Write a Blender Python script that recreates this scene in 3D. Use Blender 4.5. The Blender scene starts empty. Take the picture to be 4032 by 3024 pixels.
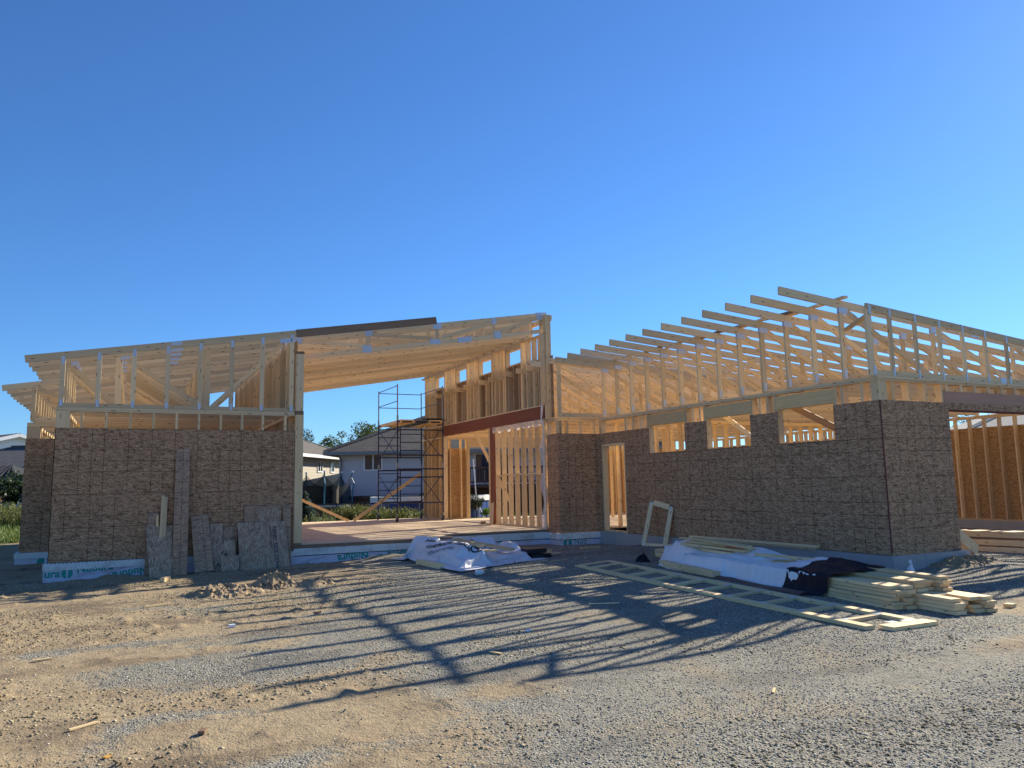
import bpy, bmesh, math, random
import numpy as np
from mathutils import Vector, Matrix, Euler

SC = bpy.context.scene
COL = SC.collection
random.seed(7)
RNG = np.random.default_rng(7)
rad = math.radians

# ------------------------------------------------------------------ camera
cam_d = bpy.data.cameras.new("camera")
cam_o = bpy.data.objects.new("camera", cam_d)
COL.objects.link(cam_o)
YAW, PITCH, ROLL = rad(26.356), rad(7.363), rad(-1.088)
fwd = Vector((math.sin(YAW) * math.cos(PITCH), math.cos(YAW) * math.cos(PITCH), math.sin(PITCH)))
rgt = Vector((math.cos(YAW), -math.sin(YAW), 0))
upv = rgt.cross(fwd)
r2 = rgt * math.cos(ROLL) + upv * math.sin(ROLL)
u2 = -rgt * math.sin(ROLL) + upv * math.cos(ROLL)
m3 = Matrix((r2, u2, -fwd)).transposed()
cam_o.matrix_world = Matrix.Translation((0, 0, 1.6)) @ m3.to_4x4()
cam_d.sensor_width = 36.0
cam_d.lens = 36.0 * 3030.5 / 4032.0
cam_d.clip_end = 3000
cam_d.clip_start = 0.05
SC.camera = cam_o

# ------------------------------------------------------------------ sky, sun, exposure
SUN = Vector((8.32, 2.90, 4.67)).normalized()
SUN_EL = math.asin(SUN.z)
SUN_AZ = math.atan2(SUN.x, SUN.y)
W = bpy.data.worlds.new("World")
SC.world = W
W.use_nodes = True
nt = W.node_tree
sky = nt.nodes.new("ShaderNodeTexSky")
sky.sky_type = 'NISHITA'
sky.sun_disc = False
sky.sun_elevation = SUN_EL
sky.sun_rotation = SUN_AZ
sky.altitude = 0
sky.air_density = 1.0
sky.dust_density = 0.08
sky.ozone_density = 10.0
bg = nt.nodes["Background"]
bg.inputs[1].default_value = 0.082
tint = nt.nodes.new("ShaderNodeMix"); tint.data_type = 'RGBA'; tint.blend_type = 'MULTIPLY'; tint.inputs[0].default_value = 1.0
tint.inputs[7].default_value = (0.87, 1.0, 1.08, 1)
nt.links.new(sky.outputs[0], tint.inputs[6]); nt.links.new(tint.outputs[2], bg.inputs[0])
sd = bpy.data.lights.new("sun", 'SUN')
sd.energy = 5.0
sd.angle = rad(0.53)
sd.color = (1.0, 0.915, 0.74)
so = bpy.data.objects.new("sun", sd)
COL.objects.link(so)
so.rotation_euler = (-SUN).to_track_quat('-Z', 'Y').to_euler()
so.location = (20, 10, 20)
SC.view_settings.view_transform = 'Standard'
SC.view_settings.look = 'None'
SC.view_settings.exposure = 0.90
SC.view_settings.gamma = 1.0
SC.cycles.max_bounces = 10
SC.cycles.diffuse_bounces = 8
SC.cycles.use_denoising = True

# ------------------------------------------------------------------ node helpers
def new_mat(name):
    m = bpy.data.materials.new(name)
    m.use_nodes = True
    t = m.node_tree
    b = t.nodes["Principled BSDF"]
    return m, t, b

class NT:
    def __init__(s, t): s.t = t
    def n(s, typ, ins=None, **kw):
        nd = s.t.nodes.new(typ)
        for k, v in kw.items(): setattr(nd, k, v)
        for k, v in (ins or {}).items():
            if hasattr(v, "is_output"): s.t.links.new(v, nd.inputs[k])
            else: nd.inputs[k].default_value = v
        return nd
    def math(s, op, a, b=None, c=None):
        nd = s.n("ShaderNodeMath", operation=op)
        for i, v in enumerate((a, b, c)):
            if v is None: continue
            if hasattr(v, "is_output"): s.t.links.new(v, nd.inputs[i])
            else: nd.inputs[i].default_value = v
        return nd.outputs[0]
    def mix(s, f, a, b, blend='MIX'):
        nd = s.n("ShaderNodeMix", data_type='RGBA', blend_type=blend)
        for i, v in ((0, f), (6, a), (7, b)):
            if hasattr(v, "is_output"): s.t.links.new(v, nd.inputs[i])
            elif i == 0: nd.inputs[0].default_value = v
            else: nd.inputs[i].default_value = (*v, 1) if len(v) == 3 else v
        return nd.outputs[2]
    def ramp(s, f, stops, interp='LINEAR'):
        nd = s.n("ShaderNodeValToRGB", {0: f})
        cr = nd.color_ramp
        cr.interpolation = interp
        while len(cr.elements) < len(stops): cr.elements.new(0.5)
        for e, (p, c) in zip(cr.elements, stops):
            e.position = p
            e.color = (*c, 1) if len(c) == 3 else c
        return nd.outputs[0]
    def scale(s, v, sc, rot=0.0):
        return s.n("ShaderNodeMapping", {0: v, 3: sc, 2: (0, 0, rot)}).outputs[0]
    def noise(s, v, sc, det=3, rough=0.55, dim='3D', out=0):
        return s.n("ShaderNodeTexNoise", {'Vector': v, 'Scale': sc, 'Detail': det, 'Roughness': rough}, noise_dimensions=dim).outputs[out]
    def bump(s, h, dist, strength=1.0):
        return s.n("ShaderNodeBump", {'Height': h, 'Distance': dist, 'Strength': strength}).outputs[0]

def plain(name, col, rough=0.7, metal=0.0, var=0.0, nscale=8.0, bump=0.0):
    m, t, b = new_mat(name)
    N = NT(t)
    tc = N.n("ShaderNodeTexCoord").outputs['Object']
    if var > 0:
        nz = N.noise(tc, nscale, 5)
        c = N.mix(nz, [max(0, x * (1 - var)) for x in col], [min(1, x * (1 + var)) for x in col])
        t.links.new(c, b.inputs['Base Color'])
        if bump:
            t.links.new(N.bump(nz, bump), b.inputs['Normal'])
    else:
        b.inputs['Base Color'].default_value = (*col, 1)
    b.inputs['Roughness'].default_value = rough
    b.inputs['Metallic'].default_value = metal
    return m

def wood(name, pale, dark, knot=(0.16, 0.08, 0.035), grey=(0.42, 0.36, 0.28), greyamt=0.35, knots=0.075, translucent=0.0):
    m, t, b = new_mat(name)
    N = NT(t)
    uv = N.n("ShaderNodeTexCoord").outputs['UV']
    tone = N.n("ShaderNodeAttribute", attribute_name="tone").outputs['Fac']
    g1 = N.noise(N.scale(uv, (1.2, 34, 1)), 1.0, 4, 0.6, '2D')
    g2 = N.noise(N.scale(uv, (0.6, 5, 1)), 1.0, 3, 0.6, '2D')
    g3 = N.noise(N.scale(uv, (6, 160, 1)), 1.0, 2, 0.6, '2D')
    f = N.math('ADD', N.math('MULTIPLY', g1, 0.55), N.math('MULTIPLY', g2, 0.45))
    f = N.math('ADD', N.math('MULTIPLY', g3, 0.25), N.math('MULTIPLY', f, 0.85))
    c = N.ramp(f, [(0.30, dark), (0.62, pale)])
    c = N.mix(N.math('MULTIPLY', tone, greyamt), c, grey)
    br = N.math('ADD', N.math('MULTIPLY', N.math('FRACT', N.math('MULTIPLY', tone, 7.31)), 0.42), 0.78)
    c = N.mix(1.0, c, N.n("ShaderNodeCombineXYZ", {0: br, 1: br, 2: br}).outputs[0], 'MULTIPLY')
    vk = N.n("ShaderNodeTexVoronoi", {'Vector': N.scale(uv, (1.9, 9.0, 1)), 'Scale': 1.0, 'Randomness': 1.0}, voronoi_dimensions='2D')
    kf = N.ramp(vk.outputs['Distance'], [(knots * 0.55, (1, 1, 1)), (knots * 1.25, (0, 0, 0))])
    c = N.mix(N.math('MULTIPLY', kf, 0.85), c, knot)
    t.links.new(c, b.inputs['Base Color'])
    b.inputs['Roughness'].default_value = 0.72
    b.inputs['Specular IOR Level'].default_value = 0.25
    t.links.new(N.bump(g1, 0.0015, 0.6), b.inputs['Normal'])
    return m

def osb(name, lines=True, light=(0.63, 0.40, 0.23), mid=(0.335, 0.192, 0.104), dark=(0.09, 0.042, 0.022), grey=0.0, vertical=False):
    m, t, b = new_mat(name)
    N = NT(t)
    uv0 = N.n("ShaderNodeTexCoord").outputs['UV']
    uv = N.scale(uv0, (1, 1, 1), rad(90)) if vertical else uv0
    warp = N.n("ShaderNodeTexNoise", {'Vector': uv, 'Scale': 3.2, 'Detail': 2.0}, noise_dimensions='2D').outputs['Color']
    w = N.n("ShaderNodeVectorMath", {0: warp, 1: (0.5, 0.5, 0.5)}, operation='SUBTRACT').outputs[0]
    w = N.n("ShaderNodeVectorMath", {0: w, 'Scale': 0.05}, operation='SCALE').outputs[0]
    p = N.n("ShaderNodeVectorMath", {0: uv, 1: w}, operation='ADD').outputs[0]
    layers = []
    for i, (sx, sy, rot) in enumerate(((15, 74, 0.25), (17, 80, -0.42), (14, 66, 0.85), (13, 70, -0.08))):
        q = N.scale(p, (1, 1, 1), rot)
        q = N.scale(q, (sx, sy, 1))
        v = N.n("ShaderNodeTexVoronoi", {'Vector': q, 'Scale': 1.0}, voronoi_dimensions='2D')
        layers.append(N.n("ShaderNodeSeparateColor", {0: v.outputs['Color']}).outputs)
    h = N.math('MAXIMUM', N.math('MULTIPLY', layers[0][0], 0.92), N.math('MULTIPLY', layers[1][0], 0.78))
    sel = N.math('GREATER_THAN', layers[2][1], 0.5)
    v1 = N.math('ADD', N.math('MULTIPLY', layers[0][0], N.math('SUBTRACT', 1.0, sel)), N.math('MULTIPLY', layers[2][0], sel))
    sel2 = N.math('GREATER_THAN', layers[3][1], 0.6)
    v2 = N.math('ADD', N.math('MULTIPLY', v1, N.math('SUBTRACT', 1.0, sel2)), N.math('MULTIPLY', layers[3][0], sel2))
    fine = N.noise(N.scale(p, (22, 90, 1)), 1.0, 3, 0.7, '2D')
    f = N.math('ADD', N.math('MULTIPLY', v2, 0.8), N.math('MULTIPLY', fine, 0.25))
    c = N.ramp(f, [(0.05, dark), (0.30, mid), (0.60, [(a + b_) / 2 for a, b_ in zip(mid, light)]), (0.90, light), (1.0, [min(1, x * 1.2) for x in light])])
    big = N.noise(uv, 0.9, 3, 0.6, '2D')
    c = N.mix(N.math('MULTIPLY', big, 0.35), c, (0.20, 0.125, 0.07))
    red = N.math('MULTIPLY', N.math('GREATER_THAN', layers[1][2], 0.93), 0.5)
    c = N.mix(red, c, (0.22, 0.075, 0.035))
    if grey: c = N.mix(grey, c, (0.36, 0.30, 0.24))
    if lines:
        s = N.n("ShaderNodeSeparateXYZ", {0: uv0})
        lw = 0.006
        def ln(x, per, off):
            d = N.math('ABSOLUTE', N.math('SUBTRACT', N.math('MODULO', N.math('ADD', x, 40 * per + per / 2 - off), per), per / 2))
            return N.math('LESS_THAN', d, lw)
        L = N.math('MAXIMUM', ln(s.outputs[0], 0.4064, 0), ln(s.outputs[0], 1.2192, 0.6096))
        L2 = N.math('MAXIMUM', ln(s.outputs[1], 0.4064, 0), ln(s.outputs[1], 1.2192, 0.6096))
        L = N.math('MAXIMUM', L, L2)
        brk = N.noise(N.scale(uv0, (3.0, 3.0, 1)), 1.0, 3, 0.6, '2D')
        L = N.math('MULTIPLY', L, N.ramp(brk, [(0.30, (0.15, 0.15, 0.15)), (0.55, (0.68, 0.68, 0.68))]))
        c = N.mix(L, c, (0.045, 0.022, 0.015))
    t.links.new(c, b.inputs['Base Color'])
    b.inputs['Roughness'].default_value = 0.75
    b.inputs['Specular IOR Level'].default_value = 0.2
    t.links.new(N.bump(f, 0.003, 0.5), b.inputs['Normal'])
    return m

M = {}
M['lumber'] = wood('lumber', (0.87, 0.655, 0.365), (0.72, 0.48, 0.23))
M['lumber_grey'] = wood('lumber_weathered', (0.84, 0.62, 0.35), (0.64, 0.44, 0.23), grey=(0.56, 0.44, 0.30), greyamt=0.35)
M['lumber_fresh'] = wood('lumber_fresh', (0.84, 0.63, 0.34), (0.70, 0.48, 0.23), grey=(0.60, 0.47, 0.30), greyamt=0.4, knots=0.06)
M['lumber_shaded'] = wood('lumber_shaded', (0.50, 0.33, 0.19), (0.36, 0.22, 0.12), greyamt=0.3)  # darker lumber: shade under the clerestory sills put into the colour
M['brown_board'] = wood('brown_board', (0.27, 0.165, 0.095), (0.17, 0.098, 0.056), greyamt=0.2)
M['red_beam'] = wood('red_beam', (0.29, 0.10, 0.055), (0.18, 0.062, 0.036), greyamt=0.12, knots=0.0, grey=(0.30, 0.11, 0.06))
M['purple_beam'] = wood('purple_beam', (0.50, 0.285, 0.19), (0.40, 0.22, 0.14), greyamt=0.1, knots=0.0)
M['glulam'] = wood('header_lumber', (0.80, 0.55, 0.26), (0.64, 0.42, 0.18), greyamt=0.2, knots=0.03)
M['osb'] = osb('osb_sheathing')
M['osb_plain'] = osb('osb_inside', lines=False, light=(0.60, 0.38, 0.17), mid=(0.42, 0.235, 0.085), dark=(0.20, 0.09, 0.03))
M['osb_off'] = osb('osb_offcut', lines=True, grey=0.30)
M['osb_offv'] = osb('osb_offcut_turned', lines=False, grey=0.30, vertical=True, light=(0.68, 0.51, 0.34))
M['subfloor'] = osb('subfloor', lines=False, light=(0.84, 0.68, 0.48), mid=(0.72, 0.55, 0.36), dark=(0.55, 0.40, 0.25))
def muddy(name, col, amt):
    m, t, b = new_mat(name)
    N = NT(t)
    tc = N.n("ShaderNodeNewGeometry").outputs['Position']
    mk = N.ramp(N.noise(tc, 2.6, 8, 0.72), [(0.50, (0, 0, 0)), (0.68, (1, 1, 1))])
    sp = N.ramp(N.noise(tc, 24, 4, 0.7), [(0.56, (0, 0, 0)), (0.66, (1, 1, 1))])
    c = N.mix(N.math('MULTIPLY', N.math('MAXIMUM', mk, sp), amt), col, (0.30, 0.25, 0.18))
    t.links.new(c, b.inputs['Base Color'])
    b.inputs['Roughness'].default_value = 0.8
    return m
M['foam'] = muddy('foam_white', (0.68, 0.73, 0.71), 0.6)
M['foam_print'] = muddy('foam_lavender', (0.60, 0.60, 0.70), 0.35)
M['teal'] = plain('teal_print', (0.012, 0.30, 0.235), 0.7)
M['ink'] = plain('dark_ink', (0.012, 0.016, 0.04), 0.7)
M['ink_faint'] = plain('faint_ink', (0.30, 0.30, 0.37), 0.8)
M['ink_sheet'] = plain('sheet_ink', (0.06, 0.05, 0.075), 0.8)
M['concrete'] = plain('concrete', (0.36, 0.36, 0.35), 0.85, var=0.18, nscale=2.5, bump=0.004)
M['plastic_black'] = plain('black_plastic', (0.012, 0.013, 0.018), 0.35, var=0.3, nscale=5)
M['dark_red'] = plain('dark_red_strap', (0.12, 0.02, 0.015), 0.7)

def metal_plate():
    m, t, b = new_mat('galvanised_plate')
    N = NT(t)
    uv = N.n("ShaderNodeTexCoord").outputs['UV']
    s = N.n("ShaderNodeSeparateXYZ", {0: uv})
    st = N.math('GREATER_THAN', N.math('FRACT', N.math('MULTIPLY', s.outputs[0], 45.0)), 0.32)
    c = N.mix(st, (0.34, 0.37, 0.42), (0.66, 0.70, 0.76))
    t.links.new(c, b.inputs['Base Color'])
    b.inputs['Metallic'].default_value = 0.35
    b.inputs['Roughness'].default_value = 0.42
    return m
M['plate'] = metal_plate()

def film(name, col, trans=0.5, rough=0.3):
    m, t, b = new_mat(name)
    N = NT(t)
    tr = N.n("ShaderNodeBsdfTranslucent", {0: (*col, 1)})
    tp = N.n("ShaderNodeBsdfTransparent", {0: (1, 1, 1, 1)})
    b.inputs['Base Color'].default_value = (*col, 1)
    b.inputs['Roughness'].default_value = rough
    m1 = N.n("ShaderNodeMixShader", {0: 0.35, 1: b.outputs[0], 2: tr.outputs[0]})
    m2 = N.n("ShaderNodeMixShader", {0: trans, 1: m1.outputs[0], 2: tp.outputs[0]})
    t.links.new(m2.outputs[0], t.nodes['Material Output'].inputs[0])
    return m
M['film'] = film('clear_film', (0.85, 0.85, 0.85), 0.45)

def cloth_mat(name, col, dirt=(0.35, 0.30, 0.25), amt=0.35):
    m, t, b = new_mat(name)
    N = NT(t)
    tc = N.n("ShaderNodeTexCoord").outputs['Object']
    nz = N.noise(tc, 2.2, 6, 0.65)
    c = N.mix(N.ramp(nz, [(0.52, (0, 0, 0)), (0.75, (amt, amt, amt))]), col, dirt)
    t.links.new(c, b.inputs['Base Color'])
    b.inputs['Roughness'].default_value = 0.45
    wr = N.noise(N.scale(tc, (1, 1, 1)), 9.0, 5, 0.6)
    t.links.new(N.bump(wr, 0.02, 0.5), b.inputs['Normal'])
    return m
M['wrap'] = cloth_mat('white_wrap', (0.80, 0.80, 0.82))
M['tarp'] = cloth_mat('black_tarp', (0.010, 0.012, 0.02), (0.02, 0.02, 0.03)); M['tarp'].node_tree.nodes['Principled BSDF'].inputs['Specular IOR Level'].default_value = 0.12

# ------------------------------------------------------------------ ground height
CP = np.array([(0, 4, -.02), (-6, 6, -.05), (5, 5, .02), (9, 5.4, .10), (8, 6.2, .10), (7, 5.4, .11), (7.4, 9, .11), (7.6, 12, .12), (8.5, 10, .11),
    (10.4, 13.8, .19), (10.4, 16.2, .09), (10.5, 8.2, .14), (12.2, 8.1, .22), (13.2, 7.0, .12), (12, 5, .08), (16, 10, .14), (20, 13, .15), (20.5, 9, .15),
    (-1.3, 16.2, -.01), (.3, 16.1, .0), (1.6, 16.1, .03), (3, 16.2, .05), (5.6, 16.2, .09), (6.3, 14.5, .07), (7.5, 16.8, .1), (9.2, 16.3, .09), (0, 12, .0), (-4, 13, -.03),
    (-2.1, 19.2, .08), (-6, 18, .06), (-4, 24, .16), (-8, 26, .2), (0, 0, -.03), (14, 2, .05), (-10, 38, .45), (0, 30, .2), (8, 28, .22), (4, 38, .3), (24, 20, .2), (30, 35, .5), (-30, 40, .5), (-40, 60, .8), (20, 50, .6), (60, 60, .8)], float)

def ground_base(x, y):
    x = np.asarray(x, float); y = np.asarray(y, float)
    num = np.zeros_like(x); den = np.zeros_like(x)
    for cx, cy, cz in CP:
        w = 1.0 / (((x - cx) ** 2 + (y - cy) ** 2 + 0.25) ** 1.7)
        num += w * cz; den += w
    return num / den

_tabs = [RNG.random((256, 256)) for _ in range(8)]
def vnoise(x, y, sc, k=0):
    x = np.asarray(x, float) * sc + 37.7 * k; y = np.asarray(y, float) * sc + 11.3 * k
    xi = np.floor(x).astype(int); yi = np.floor(y).astype(int)
    fx = x - xi; fy = y - yi
    fx = fx * fx * (3 - 2 * fx); fy = fy * fy * (3 - 2 * fy)
    T = _tabs[k % 8]
    a = T[xi % 256, yi % 256]; b_ = T[(xi + 1) % 256, yi % 256]; c = T[xi % 256, (yi + 1) % 256]; d = T[(xi + 1) % 256, (yi + 1) % 256]
    return (a * (1 - fx) + b_ * fx) * (1 - fy) + (c * (1 - fx) + d * fx) * fy - 0.5

def sstep(a, b_, x):
    t = np.clip((np.asarray(x, float) - a) / (b_ - a), 0, 1)
    return t * t * (3 - 2 * t)

def dirtness(x, y):
    """1 = bare earth (left and strip in front of the left wing), 0 = gravel."""
    x = np.asarray(x, float); y = np.asarray(y, float)
    d = 1 - sstep(0.2, 3.6, x - 0.10 * (y - 6) + 1.6 * vnoise(x, y, 0.6, 3) + 1.0 * vnoise(x, y, 1.9, 5))
    d = d * np.clip(0.92 + 1.5 * vnoise(x, y, 0.75, 1) + 1.1 * vnoise(x * .6, y * 1.5, 1.6, 4) + .5 * vnoise(x, y, 4.2, 2), 0, 1)
    d = np.maximum(d, .85 * np.clip(2.6 * vnoise(x * .8, y * 1.6, .55, 7) + .9 * vnoise(x, y, 2.2, 2) - .15, 0, 1) * (1 - sstep(7.0, 10.0, y)))
    d = np.maximum(d, 0.85 * sstep(11.0, 13.5, y + .8 * vnoise(x, y, 1.2, 6)) * (1 - sstep(3.2, 5.2, x)))
    return d

def ground_z(x, y):
    z = ground_base(x, y)
    near = 1 - sstep(16, 28, np.asarray(y, float))
    dn = dirtness(x, y)
    n = 0.030 * vnoise(x, y, 0.55, 0) + 0.010 * vnoise(x, y, 1.7, 1)
    n += (0.003 + 0.010 * dn) * vnoise(x, y, 5.0, 2) + (0.003 + 0.010 * dn) * vnoise(x, y, 12, 4)
    # raised crumbs where the earth was turned over
    lump = np.clip(vnoise(x, y, 7.0, 7) - 0.26, 0, 1) * 0.20 * dn
    # tyre ruts bottom left
    xx_ = np.asarray(x); yy_ = np.asarray(y)
    rut = sum(np.exp(-((yy_ - c_ - k_ * xx_ - .12 * np.sin(xx_ * 1.1 + c_)) / 0.13) ** 2) * (.8 + .35 * np.sin((xx_ + .3 * yy_) * 34)) for c_, k_ in ((6.1, .22), (7.7, .24), (5.0, .10)))
    rut = rut * np.clip(.6 + 1.6 * vnoise(xx_, yy_, .9, 5), 0, 1)
    berm = .075 * np.exp(-((yy_ - 16.12) / .22) ** 2) * np.clip(.35 + 2.0 * vnoise(xx_, 0 * xx_, 1.1, 3) + .8 * vnoise(xx_, yy_, 5.0, 1), 0, 1.3) * (1 - sstep(6.0, 6.8, xx_)) * sstep(-2.2, -1.2, xx_)
    return z + near * (n + lump - 0.028 * rut * (1 - sstep(1.0, 3.0, x)) + berm)

def gz(x, y):
    return float(ground_z(np.array([x]), np.array([y]))[0])

# ------------------------------------------------------------------ mesh builder
OFF = {}
class MB:
    def __init__(s): s.v = []; s.f = []; s.uv = []; s.tone = []
    def quad(s, pts, uvs, tone=None):
        i = len(s.v); s.v += [tuple(p) for p in pts]; s.f.append(tuple(range(i, i + len(pts)))); s.uv += list(uvs)
        s.tone.append(random.random() if tone is None else tone)
    def beam(s, p0, p1, w, d, side=(0, 1, 0), tone=None):
        """board from p0 to p1 (centres of its ends); w along side, d across."""
        p0 = Vector(p0); p1 = Vector(p1)
        a = (p1 - p0); L = a.length; a.normalize()
        sd_ = Vector(side); sd_ = (sd_ - a * sd_.dot(a)).normalized()
        q = a.cross(sd_)
        if tone is None: tone = random.random()
        uo, vo = random.random() * 50, random.random() * 50
        hw, hd = w / 2, d / 2
        c = [(-hw, -hd), (hw, -hd), (hw, hd), (-hw, hd)]
        A = [p0 + sd_ * x + q * y for x, y in c]; B = [p1 + sd_ * x + q * y for x, y in c]
        per = 0
        for i in range(4):
            j = (i + 1) % 4
            ww = w if i % 2 == 0 else d
            s.quad((A[i], A[j], B[j], B[i]), ((uo, vo + per), (uo, vo + per + ww), (uo + L, vo + per + ww), (uo + L, vo + per)), tone)
            per += ww + 0.3
        for P, rev in ((A, True), (B, False)):
            P2 = P[::-1] if rev else P
            s.quad(P2, ((uo, vo), (uo + .02, vo), (uo + .02, vo + .14), (uo, vo + .14)), tone)
        return s
    def box(s, lo, hi, axis=None, tone=None):
        lo = Vector(lo); hi = Vector(hi); e = hi - lo
        if axis is None: axis = max(range(3), key=lambda i: e[i])
        c = (lo + hi) / 2
        p0 = c.copy(); p1 = c.copy(); p0[axis] = lo[axis]; p1[axis] = hi[axis]
        sa = (axis + 1) % 3
        side = [0, 0, 0]; side[sa] = 1
        return s.beam(p0, p1, e[sa], e[3 - axis - sa], side, tone)
    def sheet(s, o, eu, ev, w, h, t, u0=0.0, v0=0.0, tone=None):
        """thin panel: o corner, eu/ev unit vectors, thickness t along -(eu x ev); UV in metres from (u0, v0)."""
        o = Vector(o); eu = Vector(eu); ev = Vector(ev); n = eu.cross(ev) * -t
        if tone is None: tone = random.random()
        P = [o, o + eu * w, o + eu * w + ev * h, o + ev * h]; Q = [p + n for p in P]
        U = [(u0, v0), (u0 + w, v0), (u0 + w, v0 + h), (u0, v0 + h)]
        s.quad(P, U, tone); s.quad(Q[::-1], U[::-1], tone)
        for i in range(4):
            j = (i + 1) % 4
            s.quad((P[j], P[i], Q[i], Q[j]), ((u0, v0), (u0 + .1, v0), (u0 + .1, v0 + .01), (u0, v0 + .01)), tone)
        return s
    def tube(s, p0, p1, r, n=8, cap=True, r1=None):
        p0 = Vector(p0); p1 = Vector(p1); a = (p1 - p0); L = a.length; a.normalize()
        t = Vector((0, 0, 1)) if abs(a.z) < 0.9 else Vector((1, 0, 0))
        x = a.cross(t).normalized(); y = a.cross(x)
        r1 = r if r1 is None else r1
        A = [p0 + (x * math.cos(k * 2 * math.pi / n) + y * math.sin(k * 2 * math.pi / n)) * r for k in range(n)]
        B = [p1 + (x * math.cos(k * 2 * math.pi / n) + y * math.sin(k * 2 * math.pi / n)) * r1 for k in range(n)]
        tone = random.random()
        for k in range(n):
            j = (k + 1) % n
            s.quad((A[k], B[k], B[j], A[j]), ((0, k * .1), (L, k * .1), (L, k * .1 + .1), (0, k * .1 + .1)), tone)
        if cap:
            s.quad(A, [(0, 0)] * n, tone); s.quad(B[::-1], [(0, 0)] * n, tone)
        return s
    def path(s, pts, r, n=8):
        for a, b_ in zip(pts, pts[1:]): s.tube(a, b_, r, n)
        return s
    def poly(s, pts, z=0, uvs=None):
        s.quad(pts, uvs or [(p[0], p[1]) for p in pts]); return s
    def arr(s, V, F):
        i = len(s.v); s.v += [tuple(v) for v in V]
        for f in F:
            s.f.append(tuple(i + k for k in f)); s.uv += [(V[k][0], V[k][1]) for k in f]; s.tone.append(random.random())
        return s
    def build(s, name, mat, parent=None, loc=None, smooth=False, rot=None):
        me = bpy.data.meshes.new(name)
        V = np.array(s.v, dtype=np.float64)
        if parent is not None: o3 = OFF.get(parent.name, (0, 0, 0))
        else: o3 = loc if loc is not None else (0, 0, 0)
        V = V - np.array(o3)
        me.from_pydata(V.tolist(), [], s.f)
        uvl = me.uv_layers.new(name="UVMap")
        uvl.data.foreach_set('uv', np.array(s.uv, dtype=np.float32).ravel())
        at = me.attributes.new("tone", 'FLOAT', 'FACE')
        at.data.foreach_set('value', np.array(s.tone, dtype=np.float32))
        me.materials.append(mat)
        if smooth: me.polygons.foreach_set('use_smooth', [True] * len(me.polygons))
        me.update()
        ob = bpy.data.objects.new(name, me)
        COL.objects.link(ob)
        if parent is not None:
            ob.parent = parent
            OFF[ob.name] = tuple(o3)
        else:
            ob.location = o3
            OFF[ob.name] = tuple(o3)
        return ob

def tag(o, label, cat, group=None, kind=None):
    if label: o['label'] = label
    if cat: o['category'] = cat
    if group: o['group'] = group
    if kind: o['kind'] = kind
    return o

def empty(name, loc, label=None, cat=None, group=None):
    o = bpy.data.objects.new(name, None)
    o.empty_display_size = 0.3
    COL.objects.link(o); o.location = loc
    OFF[o.name] = tuple(loc)
    if label: tag(o, label, cat, group)
    return o

def lone(mb, name, mat, label, cat, group=None, smooth=False):
    V = np.array(mb.v); lo = V.min(0); hi = V.max(0)
    return tag(mb.build(name, mat, None, ((lo[0] + hi[0]) / 2, (lo[1] + hi[1]) / 2, lo[2]), smooth), label, cat, group)

def text_faces(body, size, bold=0.0):
    cu = bpy.data.curves.new("txt", 'FONT'); cu.body = body; cu.size = size; cu.offset = bold; cu.resolution_u = 3
    ob = bpy.data.objects.new("txt", cu); COL.objects.link(ob)
    dg = bpy.context.evaluated_depsgraph_get(); dg.update()
    me = ob.evaluated_get(dg).to_mesh()
    V = [tuple(v.co) for v in me.vertices]; F = [tuple(p.vertices) for p in me.polygons]
    ob.evaluated_get(dg).to_mesh_clear()
    bpy.data.objects.remove(ob); bpy.data.curves.remove(cu)
    return V, F

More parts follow.
